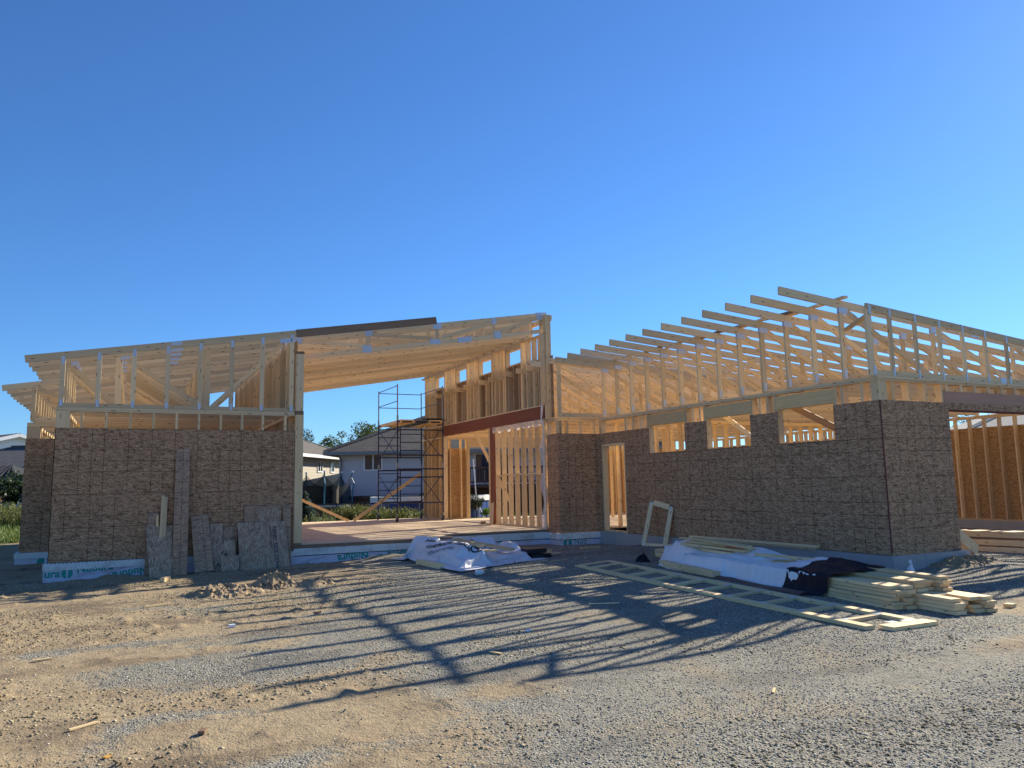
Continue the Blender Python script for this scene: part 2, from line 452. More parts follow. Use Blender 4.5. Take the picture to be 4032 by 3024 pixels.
# ================================================================== GROUND
def make_ground():
    xs = np.concatenate([-np.geomspace(600, 9.3, 26), np.arange(-9, 13.0, 0.055), np.arange(13.0, 24, 0.14), np.geomspace(24.3, 600, 24)])
    ys = np.concatenate([-np.geomspace(300, 1, 10), np.arange(0, 3, .25), np.arange(3.0, 17.5, 0.055), np.arange(17.5, 34, 0.3), np.geomspace(34.5, 900, 26)])
    X, Y = np.meshgrid(xs, ys)
    Z = ground_z(X.ravel(), Y.ravel())
    nx, ny = len(xs), len(ys)
    V = np.stack([X.ravel(), Y.ravel(), Z], 1)
    i = np.arange((ny - 1) * (nx - 1)); r = i // (nx - 1); c = i % (nx - 1); a = r * nx + c
    F = np.stack([a, a + 1, a + nx + 1, a + nx], 1)
    me = bpy.data.meshes.new('ground')
    me.vertices.add(len(V)); me.vertices.foreach_set('co', V.ravel())
    me.loops.add(F.size); me.loops.foreach_set('vertex_index', F.ravel().astype(np.int32))
    me.polygons.add(len(F)); me.polygons.foreach_set('loop_start', np.arange(0, F.size, 4, dtype=np.int32))
    me.update(calc_edges=True); me.validate()
    at = me.attributes.new("dirt", 'FLOAT', 'POINT')
    at.data.foreach_set('value', dirtness(V[:, 0], V[:, 1]).astype(np.float32))
    gr = sstep(27, 30, V[:, 1] + 0.0 * V[:, 0]) 
    gr = np.maximum(gr, sstep(22.5, 24.5, V[:, 1]) * (1 - sstep(-3.6, -2.6, V[:, 0])))
    gr = np.maximum(gr, sstep(23, 25, V[:, 0]) * sstep(10, 14, V[:, 1]))
    at = me.attributes.new("grassy", 'FLOAT', 'POINT')
    at.data.foreach_set('value', gr.astype(np.float32))
    me.polygons.foreach_set('use_smooth', np.ones(len(F), dtype=bool))
    m, t, b = new_mat('ground')
    N = NT(t)
    pos = N.n("ShaderNodeNewGeometry").outputs['Position']
    dirt = N.n("ShaderNodeAttribute", attribute_name="dirt").outputs['Fac']
    grass = N.n("ShaderNodeAttribute", attribute_name="grassy").outputs['Fac']
    n1 = N.noise(pos, 1.3, 6, 0.62); n2 = N.noise(pos, 14, 5, 0.65); n3 = N.noise(pos, 60, 4, 0.7)
    v = N.n("ShaderNodeTexVoronoi", {'Vector': pos, 'Scale': 55.0})
    v2 = N.n("ShaderNodeTexVoronoi", {'Vector': pos, 'Scale': 110.0})
    vc = N.n("ShaderNodeSeparateColor", {0: v.outputs['Color']}).outputs
    vc2 = N.n("ShaderNodeSeparateColor", {0: v2.outputs['Color']}).outputs
    earth = N.mix(n2, (0.23, 0.17, 0.10), (0.47, 0.37, 0.235))
    earth = N.mix(N.math('MULTIPLY', N.ramp(n1, [(0.45, (0, 0, 0)), (0.7, (1, 1, 1))]), 0.45), earth, (0.25, 0.165, 0.095))
    gcol = N.mix(N.math('ADD', N.math('MULTIPLY', vc[0], 0.6), N.math('MULTIPLY', vc2[0], 0.4)), (0.15, 0.14, 0.115), (0.42, 0.39, 0.315))
    gcol = N.mix(N.math('MULTIPLY', N.ramp(n1, [(0.5, (0, 0, 0)), (0.68, (1, 1, 1))]), 0.55), gcol, (0.37, 0.29, 0.175))
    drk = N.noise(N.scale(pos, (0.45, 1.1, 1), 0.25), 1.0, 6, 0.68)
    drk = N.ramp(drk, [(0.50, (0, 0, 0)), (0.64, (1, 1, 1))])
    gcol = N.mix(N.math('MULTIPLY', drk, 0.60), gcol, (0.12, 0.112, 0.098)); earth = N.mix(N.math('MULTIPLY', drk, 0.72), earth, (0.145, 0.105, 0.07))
    f = N.math('ADD', dirt, N.math('MULTIPLY', N.math('SUBTRACT', n2, 0.5), 1.1))
    f = N.ramp(f, [(0.35, (0, 0, 0)), (0.7, (1, 1, 1))])
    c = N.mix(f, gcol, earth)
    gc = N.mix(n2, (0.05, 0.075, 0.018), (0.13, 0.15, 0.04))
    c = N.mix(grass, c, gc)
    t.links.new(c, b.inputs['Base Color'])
    b.inputs['Roughness'].default_value = 0.9
    b.inputs['Specular IOR Level'].default_value = 0.2
    h1 = N.math('MULTIPLY', N.math('ADD', v.outputs['Distance'], N.math('MULTIPLY', v2.outputs['Distance'], 0.5)), -0.9)
    h2 = N.math('ADD', N.math('MULTIPLY', n3, 0.8), N.math('MULTIPLY', n2, 2.0))
    hh = N.math('ADD', N.math('MULTIPLY', h1, N.math('SUBTRACT', 1.0, N.math('MULTIPLY', f, 0.75))), N.math('MULTIPLY', h2, 0.6))
    t.links.new(N.bump(hh, 0.018, 0.9), b.inputs['Normal'])
    me.materials.append(m)
    o = bpy.data.objects.new('ground', me); COL.objects.link(o); o['kind'] = 'structure'
make_ground()

def stones(name, n, region, size, mat, dmask, squash=0.6, seed=1, power=1.0):
    """loose stones as one object: little irregular octahedra strewn over the ground."""
    rg = np.random.default_rng(seed)
    x0, x1, y0, y1 = region
    # denser towards the near edge, where stones can be told apart
    m = n * 4
    yy = y0 + (y1 - y0) * rg.random(m) ** power
    xx = x0 + (x1 - x0) * rg.random(m)
    # keep what the view can reach
    ang = np.arctan2(xx, yy) - YAW
    ok = (np.abs(ang) < rad(40)) & (rg.random(m) < dmask(xx, yy))
    # nothing under the house
    house = ((xx > -1.4) & (xx < 9.6) & (yy > 16.2)) | ((xx > 10.5) & (xx < 12.5) & (yy > 8.2)) | (yy > 17)
    ok &= ~house
    xx, yy = xx[ok][:n], yy[ok][:n]
    k = len(xx)
    zz = ground_z(xx, yy)
    base = np.array([(1, 0, 0), (-1, 0, 0), (0, 1, 0), (0, -1, 0), (0, 0, 1), (0, 0, -1)], float)
    S = size[0] + (size[1] - size[0]) * rg.random((k, 1, 1)) ** 2.2
    J = base[None] * (0.65 + 0.7 * rg.random((k, 6, 1))) + 0.28 * (rg.random((k, 6, 3)) - 0.5)
    J[:, :, 2] *= squash
    th = rg.random(k) * 6.28
    ca, sa = np.cos(th)[:, None], np.sin(th)[:, None]
    P = np.empty((k, 6, 3))
    P[:, :, 0] = J[:, :, 0] * ca - J[:, :, 1] * sa; P[:, :, 1] = J[:, :, 0] * sa + J[:, :, 1] * ca; P[:, :, 2] = J[:, :, 2]
    P = P * S
    P[:, :, 0] += xx[:, None]; P[:, :, 1] += yy[:, None]; P[:, :, 2] += (zz + 0.25 * S[:, 0, 0] * squash)[:, None]
    tri = np.array([(0, 2, 4), (2, 1, 4), (1, 3, 4), (3, 0, 4), (2, 0, 5), (1, 2, 5), (3, 1, 5), (0, 3, 5)])
    F = (tri[None] + 6 * np.arange(k)[:, None, None]).reshape(-1, 3)
    me = bpy.data.meshes.new(name)
    me.vertices.add(k * 6); me.vertices.foreach_set('co', P.ravel())
    me.loops.add(F.size); me.loops.foreach_set('vertex_index', F.ravel().astype(np.int32))
    me.polygons.add(len(F)); me.polygons.foreach_set('loop_start', np.arange(0, F.size, 3, dtype=np.int32))
    me.update(calc_edges=True)
    at = me.attributes.new("tone", 'FLOAT', 'FACE')
    at.data.foreach_set('value', np.repeat(rg.random(k), 8).astype(np.float32))
    me.materials.append(mat)
    o = bpy.data.objects.new(name, me); COL.objects.link(o)
    o['kind'] = 'stuff'
    return o

def stone_mat(name, stops, rough=0.75):
    m, t, b = new_mat(name)
    N = NT(t)
    tone = N.n("ShaderNodeAttribute", attribute_name="tone").outputs['Fac']
    t.links.new(N.ramp(tone, stops), b.inputs['Base Color'])
    b.inputs['Roughness'].default_value = rough
    b.inputs['Specular IOR Level'].default_value = 0.35
    return m
M['gravel'] = stone_mat('gravel', [(0, (0.06, 0.056, 0.048)), (0.4, (0.20, 0.186, 0.152)), (0.8, (0.42, 0.385, 0.315)), (1, (0.80, 0.75, 0.64))])
M['clod'] = stone_mat('clod', [(0, (0.15, 0.11, 0.06)), (0.6, (0.32, 0.255, 0.145)), (1, (0.55, 0.46, 0.30))], 0.95)
stones('gravel', 230000, (-4, 16, 2.2, 16.6), (0.0025, 0.0105), M['gravel'], lambda x, y: np.clip(0.80 - 0.80 * dirtness(x, y) + 1.3 * vnoise(x * .7, y * 1.4, 0.9, 2), 0.04, 1), 0.6, 3, 1.5)
stones('earth_clods', 36000, (-8, 7, 3.0, 16.4), (0.003, 0.019), M['clod'], lambda x, y: np.clip(dirtness(x, y) - 0.45 + 2.6 * vnoise(x * .7, y * 1.4, 1.1, 6), 0.0, 1), 0.55, 5, 1.2)

# ================================================================== HOUSE
HL = (6.0, 16.4, 0.4)
house = empty('unfinished_house', HL, 'single-storey timber house under construction, bare roof trusses over half-height strand board walls', 'house')
def part(mb, name, mat, parent=None, smooth=False): return mb.build(name, mat, parent or house, smooth=smooth)

NST = [0]
STUFF_STUD = MB()
def studs(lst, parent, keep=True, mat='lumber'):
    """each stud one mesh; past the hundred seen largest they join one mass."""
    for lo, hi in lst:
        if keep and NST[0] < 100:
            NST[0] += 1
            part(MB().box(lo, hi, 2), 'stud', M[mat], parent)
        else:
            STUFF_STUD.box(lo, hi, 2)

T = 0.011
def roof_z(x): return 4.098 + 0.1674 * (x + 1.813)
def rw_z(x): return 4.668 - 0.079 * (x - 9.237)

# ---- foundations
fd = MB()
def slab(mb, lo, hi): mb.box(lo, hi)
fd.box((-1.325, 16.30, -0.5), (6.60, 16.55, 0.205)); fd.box((6.60, 17.13, -0.5), (9.42, 17.38, 0.205)); fd.box((6.42, 16.55, -0.5), (6.60, 17.38, 0.205))
fd.box((9.42, 16.53, -0.5), (10.80, 16.78, 0.205)); fd.box((9.42, 16.78, -0.5), (9.66, 17.38, 0.205))
fd.box((-1.325, 16.55, -0.5), (-1.08, 19.64, 0.205)); fd.box((-2.13, 19.64, -0.5), (-1.08, 19.88, 0.205)); fd.box((-2.13, 19.88, -0.5), (-1.89, 26.4, 0.205)); fd.box((-1.89, 26.2, -0.5), (9.5, 26.45, 0.205))
foam = part(fd, 'foam_foundation', M['foam_print'])
st = MB()
zt = 0.322
for lo, hi in (((-1.34, 16.285, .205), (3.04, 16.555, zt)), ((3.04, 16.285, .225), (6.615, 16.555, .36)), ((6.6, 17.115, .225), (9.405, 17.385, .385)), ((9.405, 16.785, .225), (9.66, 17.385, .372)), ((9.405, 16.515, .225), (10.80, 16.785, .372)),
               ((-1.34, 16.555, .205), (-1.075, 19.64, zt)), ((-2.145, 19.625, .205), (-1.345, 19.885, zt)), ((-2.145, 19.885, .205), (-1.885, 26.4, zt))):
    st.box(lo, hi)
for k in range(70):                       # castellated top edge of the foam
    x = -1.32 + 0.0625 * k
    if x < 2.98: st.box((x, 16.283, zt), (x + 0.032, 16.33, zt + 0.012))
part(st, 'foam_top_strip', M['foam'], foam)
def place_text(body, size, org, eu, ev, mat, name, parent, bold=0.012, mirror=False, depth=0.004):
    V, F = text_faces(body, size, bold * size)
    mb = MB(); eu = Vector(eu); ev = Vector(ev); n = eu.cross(ev).normalized()
    P = [Vector(org) + eu * v[0] + ev * v[1] + n * depth for v in V]
    mb.arr([tuple(p) for p in P], F)
    return part(mb, name, mat, parent)
def emblem(org, r, eu, ev, parent, name='printed_emblem'):
    mb = MB(); eu = Vector(eu); ev = Vector(ev); n = eu.cross(ev).normalized() * 0.004
    def P(x, y): return Vector(org) + eu * x + ev * y + n
    g = 0.17 * r
    for s_ in (-1, 1):
        pts = []
        for k in range(13):
            a = -math.pi / 2 + math.pi * k / 12
            x, y = r * math.cos(a), r * math.sin(a)
            if y > 0.62 * r: y = 0.62 * r; x = min(x, 0.78 * r)
            pts.append(P(s_ * (g + x * (1 - g / r)), y))
        mb.quad(pts if s_ > 0 else pts[::-1], [(0, 0)] * len(pts))
    pts = [P(-r * .72, .70 * r), P(r * .72, .70 * r)] + [P(r * .72 * math.cos(a), r * (.70 + .30 * math.sin(a))) for a in [math.pi * k / 8 for k in range(1, 8)]]
    mb.quad(pts, [(0, 0)] * len(pts))
    part(mb, name, M['teal'], parent)
X1, Zu = (1, 0, 0), (0, 0, 1)
Yf = 16.30
pf = (-1, 0, 0); dn = (0, 0, -1)
place_text('ura', 0.19, (-1.31, Yf, 0.085), X1, Zu, M['teal'], 'printed_lettering', foam, .03)
place_text('Nudura', 0.19, (-0.80, Yf, 0.140), (0.995, 0, 0.06), (-0.06, 0, 0.995), M['teal'], 'printed_lettering', foam, .03)
emblem((-0.95, Yf, 0.145), 0.09, X1, Zu, foam)
place_text('Nudura', 0.19, (0.36, Yf, 0.185), (-0.985, 0, -0.13), (0.13, 0, -0.985), M['teal'], 'printed_lettering', foam, .03)
for body, x, z in (('www.nudura.com', -.80, .10), ('integrated building technology', -.80, .065), ('CONCRETE FORMS', -.36, .15), ('TECHNOLOGY', -.33, .12), ('building', -.30, .09), ('www.nudura.com', -.10, .165), ('insulated forms', .05, .20), ('INSULATED CONCRETE', 3.3, .10), ('technology', 3.2, .06)):
    place_text(body, 0.04, (x, Yf, z), (0.99, 0, 0.14), (-0.14, 0, 0.99), M['ink_faint'], 'printed_lettering', foam)
place_text('Nudura', 0.215, (4.60, Yf, 0.235), (-0.997, 0, -0.08), (0.08, 0, -0.997), M['teal'], 'printed_lettering', foam, .03)
place_text('Nudura', 0.215, (5.02, Yf, 0.075), (0.996, 0, 0.085), (-0.085, 0, 0.996), M['teal'], 'printed_lettering', foam, .03)
emblem((4.86, Yf, 0.06), 0.10, X1, Zu, foam)
emblem((8.02, 17.13, 0.16), 0.14, X1, Zu, foam)
emblem((9.62, 16.53, 0.13), 0.12, X1, Zu, foam)
place_text('Nud', 0.20, (9.80, 16.53, 0.10), X1, Zu, M['teal'], 'printed_lettering', foam)
emblem((-1.56, 19.64, 0.10), 0.16, X1, Zu, foam)
for lo, hi in (((10.56, 8.24, -0.5), (10.78, 16.54, 0.375)), ((10.78, 8.24, -0.5), (12.42, 8.46, 0.375)), ((17.3, 8.24, -0.5), (20.72, 8.46, 0.375)), ((20.72, 8.24, -0.5), (20.95, 24.5, 0.375)), ((9.4, 24.28, -0.5), (20.72, 24.5, 0.375))):
    part(MB().box(lo, hi), 'concrete_footing', M['concrete'])
jt = MB()
for y in (15.9, 14.9, 13.4, 11.2, 9.2): jt.box((10.556, y, 0.1), (10.562, y + 0.012, 0.37))
for x in (11.3, 12.0): jt.box((x, 8.236, 0.1), (x + 0.012, 8.242, 0.37))

# ---- floor deck
fl = MB()
for (x0, x1, y0, y1) in ((3.15, 6.55, 16.36, 17.2), (3.15, 9.45, 17.2, 26.4), (9.55, 20.0, 16.9, 24.3), (-1.15, 3.0, 16.5, 26.2)):
    y = y0; r = 0
    while y < y1 - 0.01:
        yb = min(y1, y + 1.219); x = x0 - (1.2 if r % 2 else 0)
        while x < x1 - 0.01:
            xa, xb = max(x, x0), min(x1, x + 2.438)
            if xb - xa > .05: fl.sheet((xa + .003, y + .003, 0.45), (1, 0, 0), (0, 1, 0), xb - xa - .006, yb - y - .006, 0.018, RNG.random() * 20, RNG.random() * 20)
            x += 2.438
        y = yb; r += 1
deck = part(fl, 'floor_deck', M['subfloor'])
rm = MB()
rm.box((3.04, 16.34, 0.362), (6.53, 16.40, 0.431)); rm.box((6.3, 17.17, 0.387), (9.46, 17.24, 0.431)); rm.box((6.48, 16.40, .362), (6.53, 17.17, .431))
part(rm, 'rim_board', M['brown_board'], deck)

# ---- left wing front wall (plane y = 16.35)
def sheath(parent, rects, mat='osb', name='sheathing'):
    """rects: (origin, eu, w, z0, z1, u0, v0)."""
    mb = MB()
    for o, eu, w, z0, z1, u0, v0 in rects:
        mb.sheet((o[0], o[1], z0), eu, Zu, w, z1 - z0, T, u0, v0)
    return part(mb, name, M[mat], parent)
pl = MB()
pl.box((-1.27, 16.362, 3.08), (3.03, 16.502, 3.117)); pl.box((-1.27, 16.362, 3.119), (3.03, 16.502, 3.156)); lw_front = part(pl, 'front_wall', M['lumber_grey'])
part(MB().box((-1.27, 16.362, .335), (3.03, 16.502, .373)), 'bottom_plate', M['lumber_grey'], lw_front)
rects = []
H2 = 1.219
for row in range(2):
    z0 = 0.334 + row * H2
    off = [-1.0, 0][row]
    x = -1.27 + off
    while x < 3.04:
        xa, xb = max(x, -1.27), min(3.04, x + 2.438)
        rects.append(((xa, 16.35), X1, xb - xa - .003, z0 + .002, z0 + H2, xa - x, 0))
        x += 2.438
sheath(lw_front, rects)
sx = [-1.25 + .019] + [-0.851 + .4064 * i for i in range(9)] + [2.85]
studs([((x - .019, 16.364, .373), (x + .019, 16.50, 3.08)) for x in sx], lw_front)
part(MB().box((-1.27, 16.358, 2.76), (-1.04, 16.50, 3.08), 2), 'corner_post', M['lumber_grey'], lw_front)
# side wall x = -1.27
lw_side = part(MB().box((-1.258, 16.505, 3.08), (-1.118, 19.7, 3.156)).box((-1.258, 16.505, .335), (-1.118, 19.7, .373)), 'side_wall', M['lumber'])
sheath(lw_side, [((-1.27, 19.7), (0, -1, 0), 3.35, .334, 2.77, 0, 0)])
studs([((-1.256, 16.75 + .4064 * i, .373), (-1.12, 16.788 + .4064 * i, 3.08)) for i in range(8)], lw_side)
# set-back part of the left wing (plane y = 19.7, side x = -2.07)
bk = part(MB().box((-2.06, 19.712, 3.04), (-1.0, 19.85, 3.078)).box((-2.06, 19.712, 3.08), (-1.0, 19.85, 3.118)), 'set_back_wall', M['lumber'])
sheath(bk, [((-2.07, 19.7), X1, .80, .334, 2.77, 0.02, 0)])
part(MB().box((-2.06, 19.714, 2.4), (-1.80, 19.85, 3.04), 2), 'corner_post', M['lumber_grey'], bk)
bk2 = part(MB().box((-2.058, 19.86, 3.04), (-1.918, 26.3, 3.118)).box((-2.058, 19.86, .335), (-1.918, 26.3, .373)), 'side_wall', M['lumber'])
sheath(bk2, [((-2.07, 26.3), (0, -1, 0), 6.58, .334, 2.77, 0, 0)])
studs([((-2.056, 20.2 + .4064 * i, .373), (-1.92, 20.238 + .4064 * i, 3.04)) for i in range(14)], bk2, False)
# rear wall of the left wing
rw_ = part(MB().box((-1.9, 26.16, 3.04), (3.0, 26.3, 3.118)).box((-1.9, 26.16, .45), (3.0, 26.3, .488)), 'rear_wall', M['lumber'])
studs([((-1.6 + .4064 * i, 26.162, .488), (-1.562 + .4064 * i, 26.298, 3.04)) for i in range(11)], rw_, False)
sheath(rw_, [((0.6, 26.30), (-1, 0, 0), 2.6, .334, 2.9, 0, 0)], 'osb_plain'); sheath(rw_, [((3.0, 26.30), (-1, 0, 0), .9, .334, 2.9, 0, 0)], 'osb_plain')
# wall between the left wing and the great room (x = 3.0 .. 3.14)
gw = part(MB().box((2.99, 16.52, 3.08), (3.13, 26.3, 3.156)).box((2.99, 16.52, .45), (3.13, 26.3, .488)), 'dividing_wall', M['lumber'])
studs([((2.992, 16.8 + .4064 * i, .488), (3.128, 16.838 + .4064 * i, 3.08)) for i in range(23)], gw, False)
sheath(gw, [((3.141, 26.3), (0, -1, 0), 9.88, .46, 3.10, 0, 0)], 'osb_plain')
shz = MB()
for i in range(8):
    y0 = 16.42 + i * 1.235
    shz.sheet((3.066, y0 + 1.23, 3.17), (0, -1, 0), Zu, 1.23, 1.53, T, i * .4, .3)
part(shz, 'upper_sheathing', M['osb_plain'], gw)
# corner post of the great room, with its cap and upper length
po = part(MB().box((3.05, 16.352, .47), (3.215, 16.50, 3.11), 2), 'corner_post', M['lumber_fresh'])
part(MB().box((3.055, 16.354, 3.19), (3.205, 16.50, 4.40), 2), 'upper_post', M['lumber_grey'], po)
part(MB().box((3.04, 16.346, 3.112), (3.212, 16.50, 3.188)).box((3.05, 16.346, 4.402), (3.21, 16.50, 4.45)), 'post_cap', M['brown_board'], po)
part(MB().box((3.05, 16.348, .432), (3.21, 16.50, .469)), 'post_foot', M['brown_board'], po)
# back faces of the dark edge strip by the post
part(MB().sheet((3.0415, 16.349, .34), (0.008, 0, 0), Zu, 1, 2.43, .01), 'edge_strip', M['brown_board'], po)

# ---- trusses
NPL = [0]
def plate(mb_parent, x, z, y, w, h, ang=0.0, t=0.046):
    if NPL[0] >= 100: return
    NPL[0] += 1
    mb = MB(); ca, sa = math.cos(ang), math.sin(ang)
    eu = Vector((ca, 0, sa)); ev = Vector((-sa, 0, ca))
    o = Vector((x, y, z)) - eu * w / 2 - ev * h / 2
    o.y = y - t / 2
    mb.sheet(o, eu, ev, w, h, t)
    part(mb, 'connector_plate', M['plate'], mb_parent)

NWEB = [0]
def truss(y, chords, webs, plates, mat, webparts=False, th=0.038):
    """chords/webs: (x0, z0, x1, z1, depth, mat) centre lines in the plane y."""
    mb = MB(); j = lambda: random.uniform(-.002, .002)
    for x0, z0, x1, z1, d in chords: mb.beam((x0, y + j(), z0), (x1, y + j(), z1), th, d)
    extra = []
    for wb in webs:
        if webparts and NWEB[0] < 100: NWEB[0] += 1; extra.append(wb)
        else: mb.beam((wb[0], y + j(), wb[1]), (wb[2], y + j(), wb[3]), th - .003, wb[4])
    tr = part(mb, 'roof_truss', M[mat])
    for wb in extra:
        part(MB().beam((wb[0], y + j(), wb[1]), (wb[2], y + j(), wb[3]), th - .003, wb[4]), 'web', M[mat], tr)
    for p in plates: plate(tr, p[0], p[1], y, *p[2:])
    return tr

# right wing trusses (they rise towards the courtyard, tails hang over its wall)
XE = 21.3
def rw_truss(y, xv=10.63, tail=9.237, webparts=True, pls=True, joints=(12.96, 15.3, 17.9)):
    tail += random.uniform(-.012, .012)
    d = 0.135
    ch = [(tail, rw_z(tail) - d / 2, XE, rw_z(XE) - d / 2, d), (xv + .05, 3.26, 20.8, 3.26, .115)]
    wb = []
    top = lambda x: rw_z(x) - d
    wb.append((xv, 3.2, xv, top(xv), .105))
    xs_ = [xv] + list(joints) + [20.72]
    for a, b_ in zip(xs_, xs_[1:]):
        wb.append((a + .10, top(a) - .03, b_ - .06, 3.33, .089))
        wb.append((b_, 3.32, b_, top(b_), .089))
    pl_ = [(xv + .04, rw_z(xv) - .17, .20, .10, -.079), (xv + .005, 3.31, .075, .15), (joints[0] + .02, rw_z(joints[0]) - .16, .15, .12, -.079), (joints[0] + 1.2, rw_z(joints[0] + 1.2) - .075, .22, .09, -.079)][:4 if y < 12.1 else 2] if pls else []
    return truss(y, ch, wb, pl_, 'lumber', webparts)
YT = [16.25 - .6096 * i for i in range(13)]
for i in range(12, -1, -1): rw_truss(YT[i], webparts=(i >= 4), pls=True)
rw_truss(16.47, 9.46, 9.16, False, False, (11.9, 14.2, 16.6, 18.9))
for k in range(13): rw_truss(16.47 + .6096 * (k + 1), 9.46, 9.02 if k == 0 else 9.2, False, False, (11.9, 14.2, 16.6, 18.9))
# front gable truss
yg = 8.365
gch = [(10.53, 4.415 - .045 - .045, XE, 4.415 - .079 * (XE - 10.53) - .09, .115), (10.60, 3.245, 20.8, 3.245, .105)]
gtop = lambda x: 4.405 - .079 * (x - 10.53) - .10
gw_ = [(10.565, 3.2, 10.565, gtop(10.56), .13)] + [(x, 3.29, x, gtop(x), .075) for x in [11.07 + .617 * k for k in range(16)]]
gpl = [(10.60, gtop(10.6) - .02, .06, .15)] + [(11.07 + .617 * k, gtop(11.07 + .617 * k) + .0, .045, .14) for k in range(7)] + [(11.07 + .617 * k + .01, 3.28, .045, .14) for k in range(7)] + [(10.62, 3.29, .06, .15), (13.95, 3.24, .16, .14)]
truss(yg, gch, gw_, gpl, 'lumber_grey', True)
# short lateral braces nailed over the tails
for i in range(12):
    y1, y0 = YT[i], YT[i + 1]
    x = 10.68 + random.uniform(-.04, .04)
    sk = random.uniform(.05, .16)
    z0 = max(rw_z(x - sk), rw_z(x + sk)) + .021
    part(MB().beam((x - sk, y0 - .16, z0 + .001 * (i % 2)), (x + sk, y1 + .05, z0 + .03 * (1 if i % 2 else 0)), .09, .038, (1, 0, 0)), 'lateral_brace', M['brown_board'] if i % 3 == 0 else M['lumber_grey'])
part(MB().beam((10.72, 8.955, 4.05), (10.60, 8.38, 4.20), .038, .089, (0, 0, 1)), 'lateral_brace', M['lumber_grey'])

# left wing: front gable truss, then the common ones
yl = 16.405
lch = [(-1.813, roof_z(-1.813) - .07, 3.04, roof_z(3.04) - .07, .135), (-1.25, 3.20, 3.03, 3.20, .085)]
lw_ = [(x, 3.24, x, roof_z(x) - .14, .085) for x in [-1.205 + .595 * k for k in range(8)]]
lpl = [(x, roof_z(x) - .16, .06, .15) for x in [-1.205 + .595 * k for k in range(8)]] + [(x, 3.24, .055, .13) for x in [-1.205 + .595 * k for k in range(8)]] + [(0.72, roof_z(.72) - .045, .2, .07, .166), (2.83, roof_z(2.8) - .2, .24, .09, .1)]
truss(yl, lch, lw_, lpl, 'lumber_grey', True)
def lw_truss(y, tail, heel, pls):
    tail += random.uniform(-.012, .012)
    r = lambda x: roof_z(x) - .135
    ch = [(tail, roof_z(tail) - .068, 3.03, roof_z(3.03) - .068, .133), (heel, 3.215, 3.02, 3.215, .115)]
    wb = [(heel + .03, 3.2, heel + .03, r(heel), .089), (heel + .1, r(heel + .1) - .03, -.34, 3.30, .089), (-.28, 3.27, -.28, r(-.28), .115), (-.16, r(-.16) - .03, 1.28, 3.30, .089), (1.36, 3.27, 1.36, r(1.36), .115),
          (1.47, 3.30, 2.85, r(2.85) - .05, .089), (2.99, 3.2, 2.99, r(2.99), .089)]
    p = [(-1.05, r(-1.05) - .02, .13, .08, .16), (-.18, r(-.2) - .0, .17, .07, .166), (.75, roof_z(.75) - .06, .26, .10, .166)] if pls else []
    truss(y, ch, wb, p, 'lumber')
for k in range(1, 17):
    y = yl + .6096 * k
    if y > 26.2: break
    if y < 19.6: lw_truss(y, -1.813, -1.235, k < 5)
    else: lw_truss(y, -2.60, -2.03, False)

# great room: parallel-chord sloped trusses
def gr_truss(y, pls, webparts):
    dz = .535
    tp = lambda x: roof_z(x)
    ch = [(3.16, tp(3.16) - .045, 9.57, tp(9.57) - .045, .089), (3.16, tp(3.16) - dz + .055, 9.42, tp(9.42) - dz + .055, .10)]
    hi = lambda x: tp(x) - .09; lo = lambda x: tp(x) - dz + .10
    wb = [(3.25, hi(3.25) - .03, 4.75, lo(4.75) + .05, .089), (4.82, lo(4.82) - .02, 4.82, hi(4.82) + .02, .11), (4.92, hi(4.92) - .04, 6.42, lo(6.42) + .06, .089), (6.53, lo(6.53) - .02, 6.53, hi(6.53) + .02, .089),
          (6.62, lo(6.62) + .05, 7.98, hi(7.98) - .04, .089), (8.05, lo(8.05) - .02, 8.05, hi(8.05), .06), (8.18, lo(8.18) + .05, 9.33, hi(9.33) - .03, .089), (9.41, lo(9.41) - .10, 9.41, hi(9.41), .10)]
    p = [(4.84, hi(4.84) + .01, .17, .16, .02), (4.80, lo(4.8) - .02, .22, .17, .05), (6.53, hi(6.53) + .02, .22, .15, .12), (6.48, lo(6.48) - .02, .26, .12, .02), (8.05, hi(8.05), .14, .15, .05), (8.15, lo(8.15) - .02, .18, .18, .1),
         (9.42, hi(9.42) + .0, .30, .20, .1), (7.25, lo(7.25) - .045, .36, .13, .166), (3.24, hi(3.24) - .01, .16, .14, .0)] if pls else []
    truss(y, ch, wb, p, 'lumber' if not pls else 'lumber_grey', webparts)
for k in range(15): gr_truss(17.225 + .6096 * k, k == 0, k == 0)
part(MB().box((9.505, 17.95, 5.43), (9.545, 26.4, 5.88)), 'end_board', M['lumber'])
# dark barge board running on from the left gable
part(MB().beam((3.045, 16.40, roof_z(3.045) - .072), (6.205, 16.40, roof_z(6.205) - .072), .038, .165), 'barge_board', M['brown_board'])
part(MB().beam((9.585, 17.0, 5.82), (9.585, 19.6, 5.82), .038, .14, (1, 0, 0)), 'ridge_board', M['lumber_grey'])

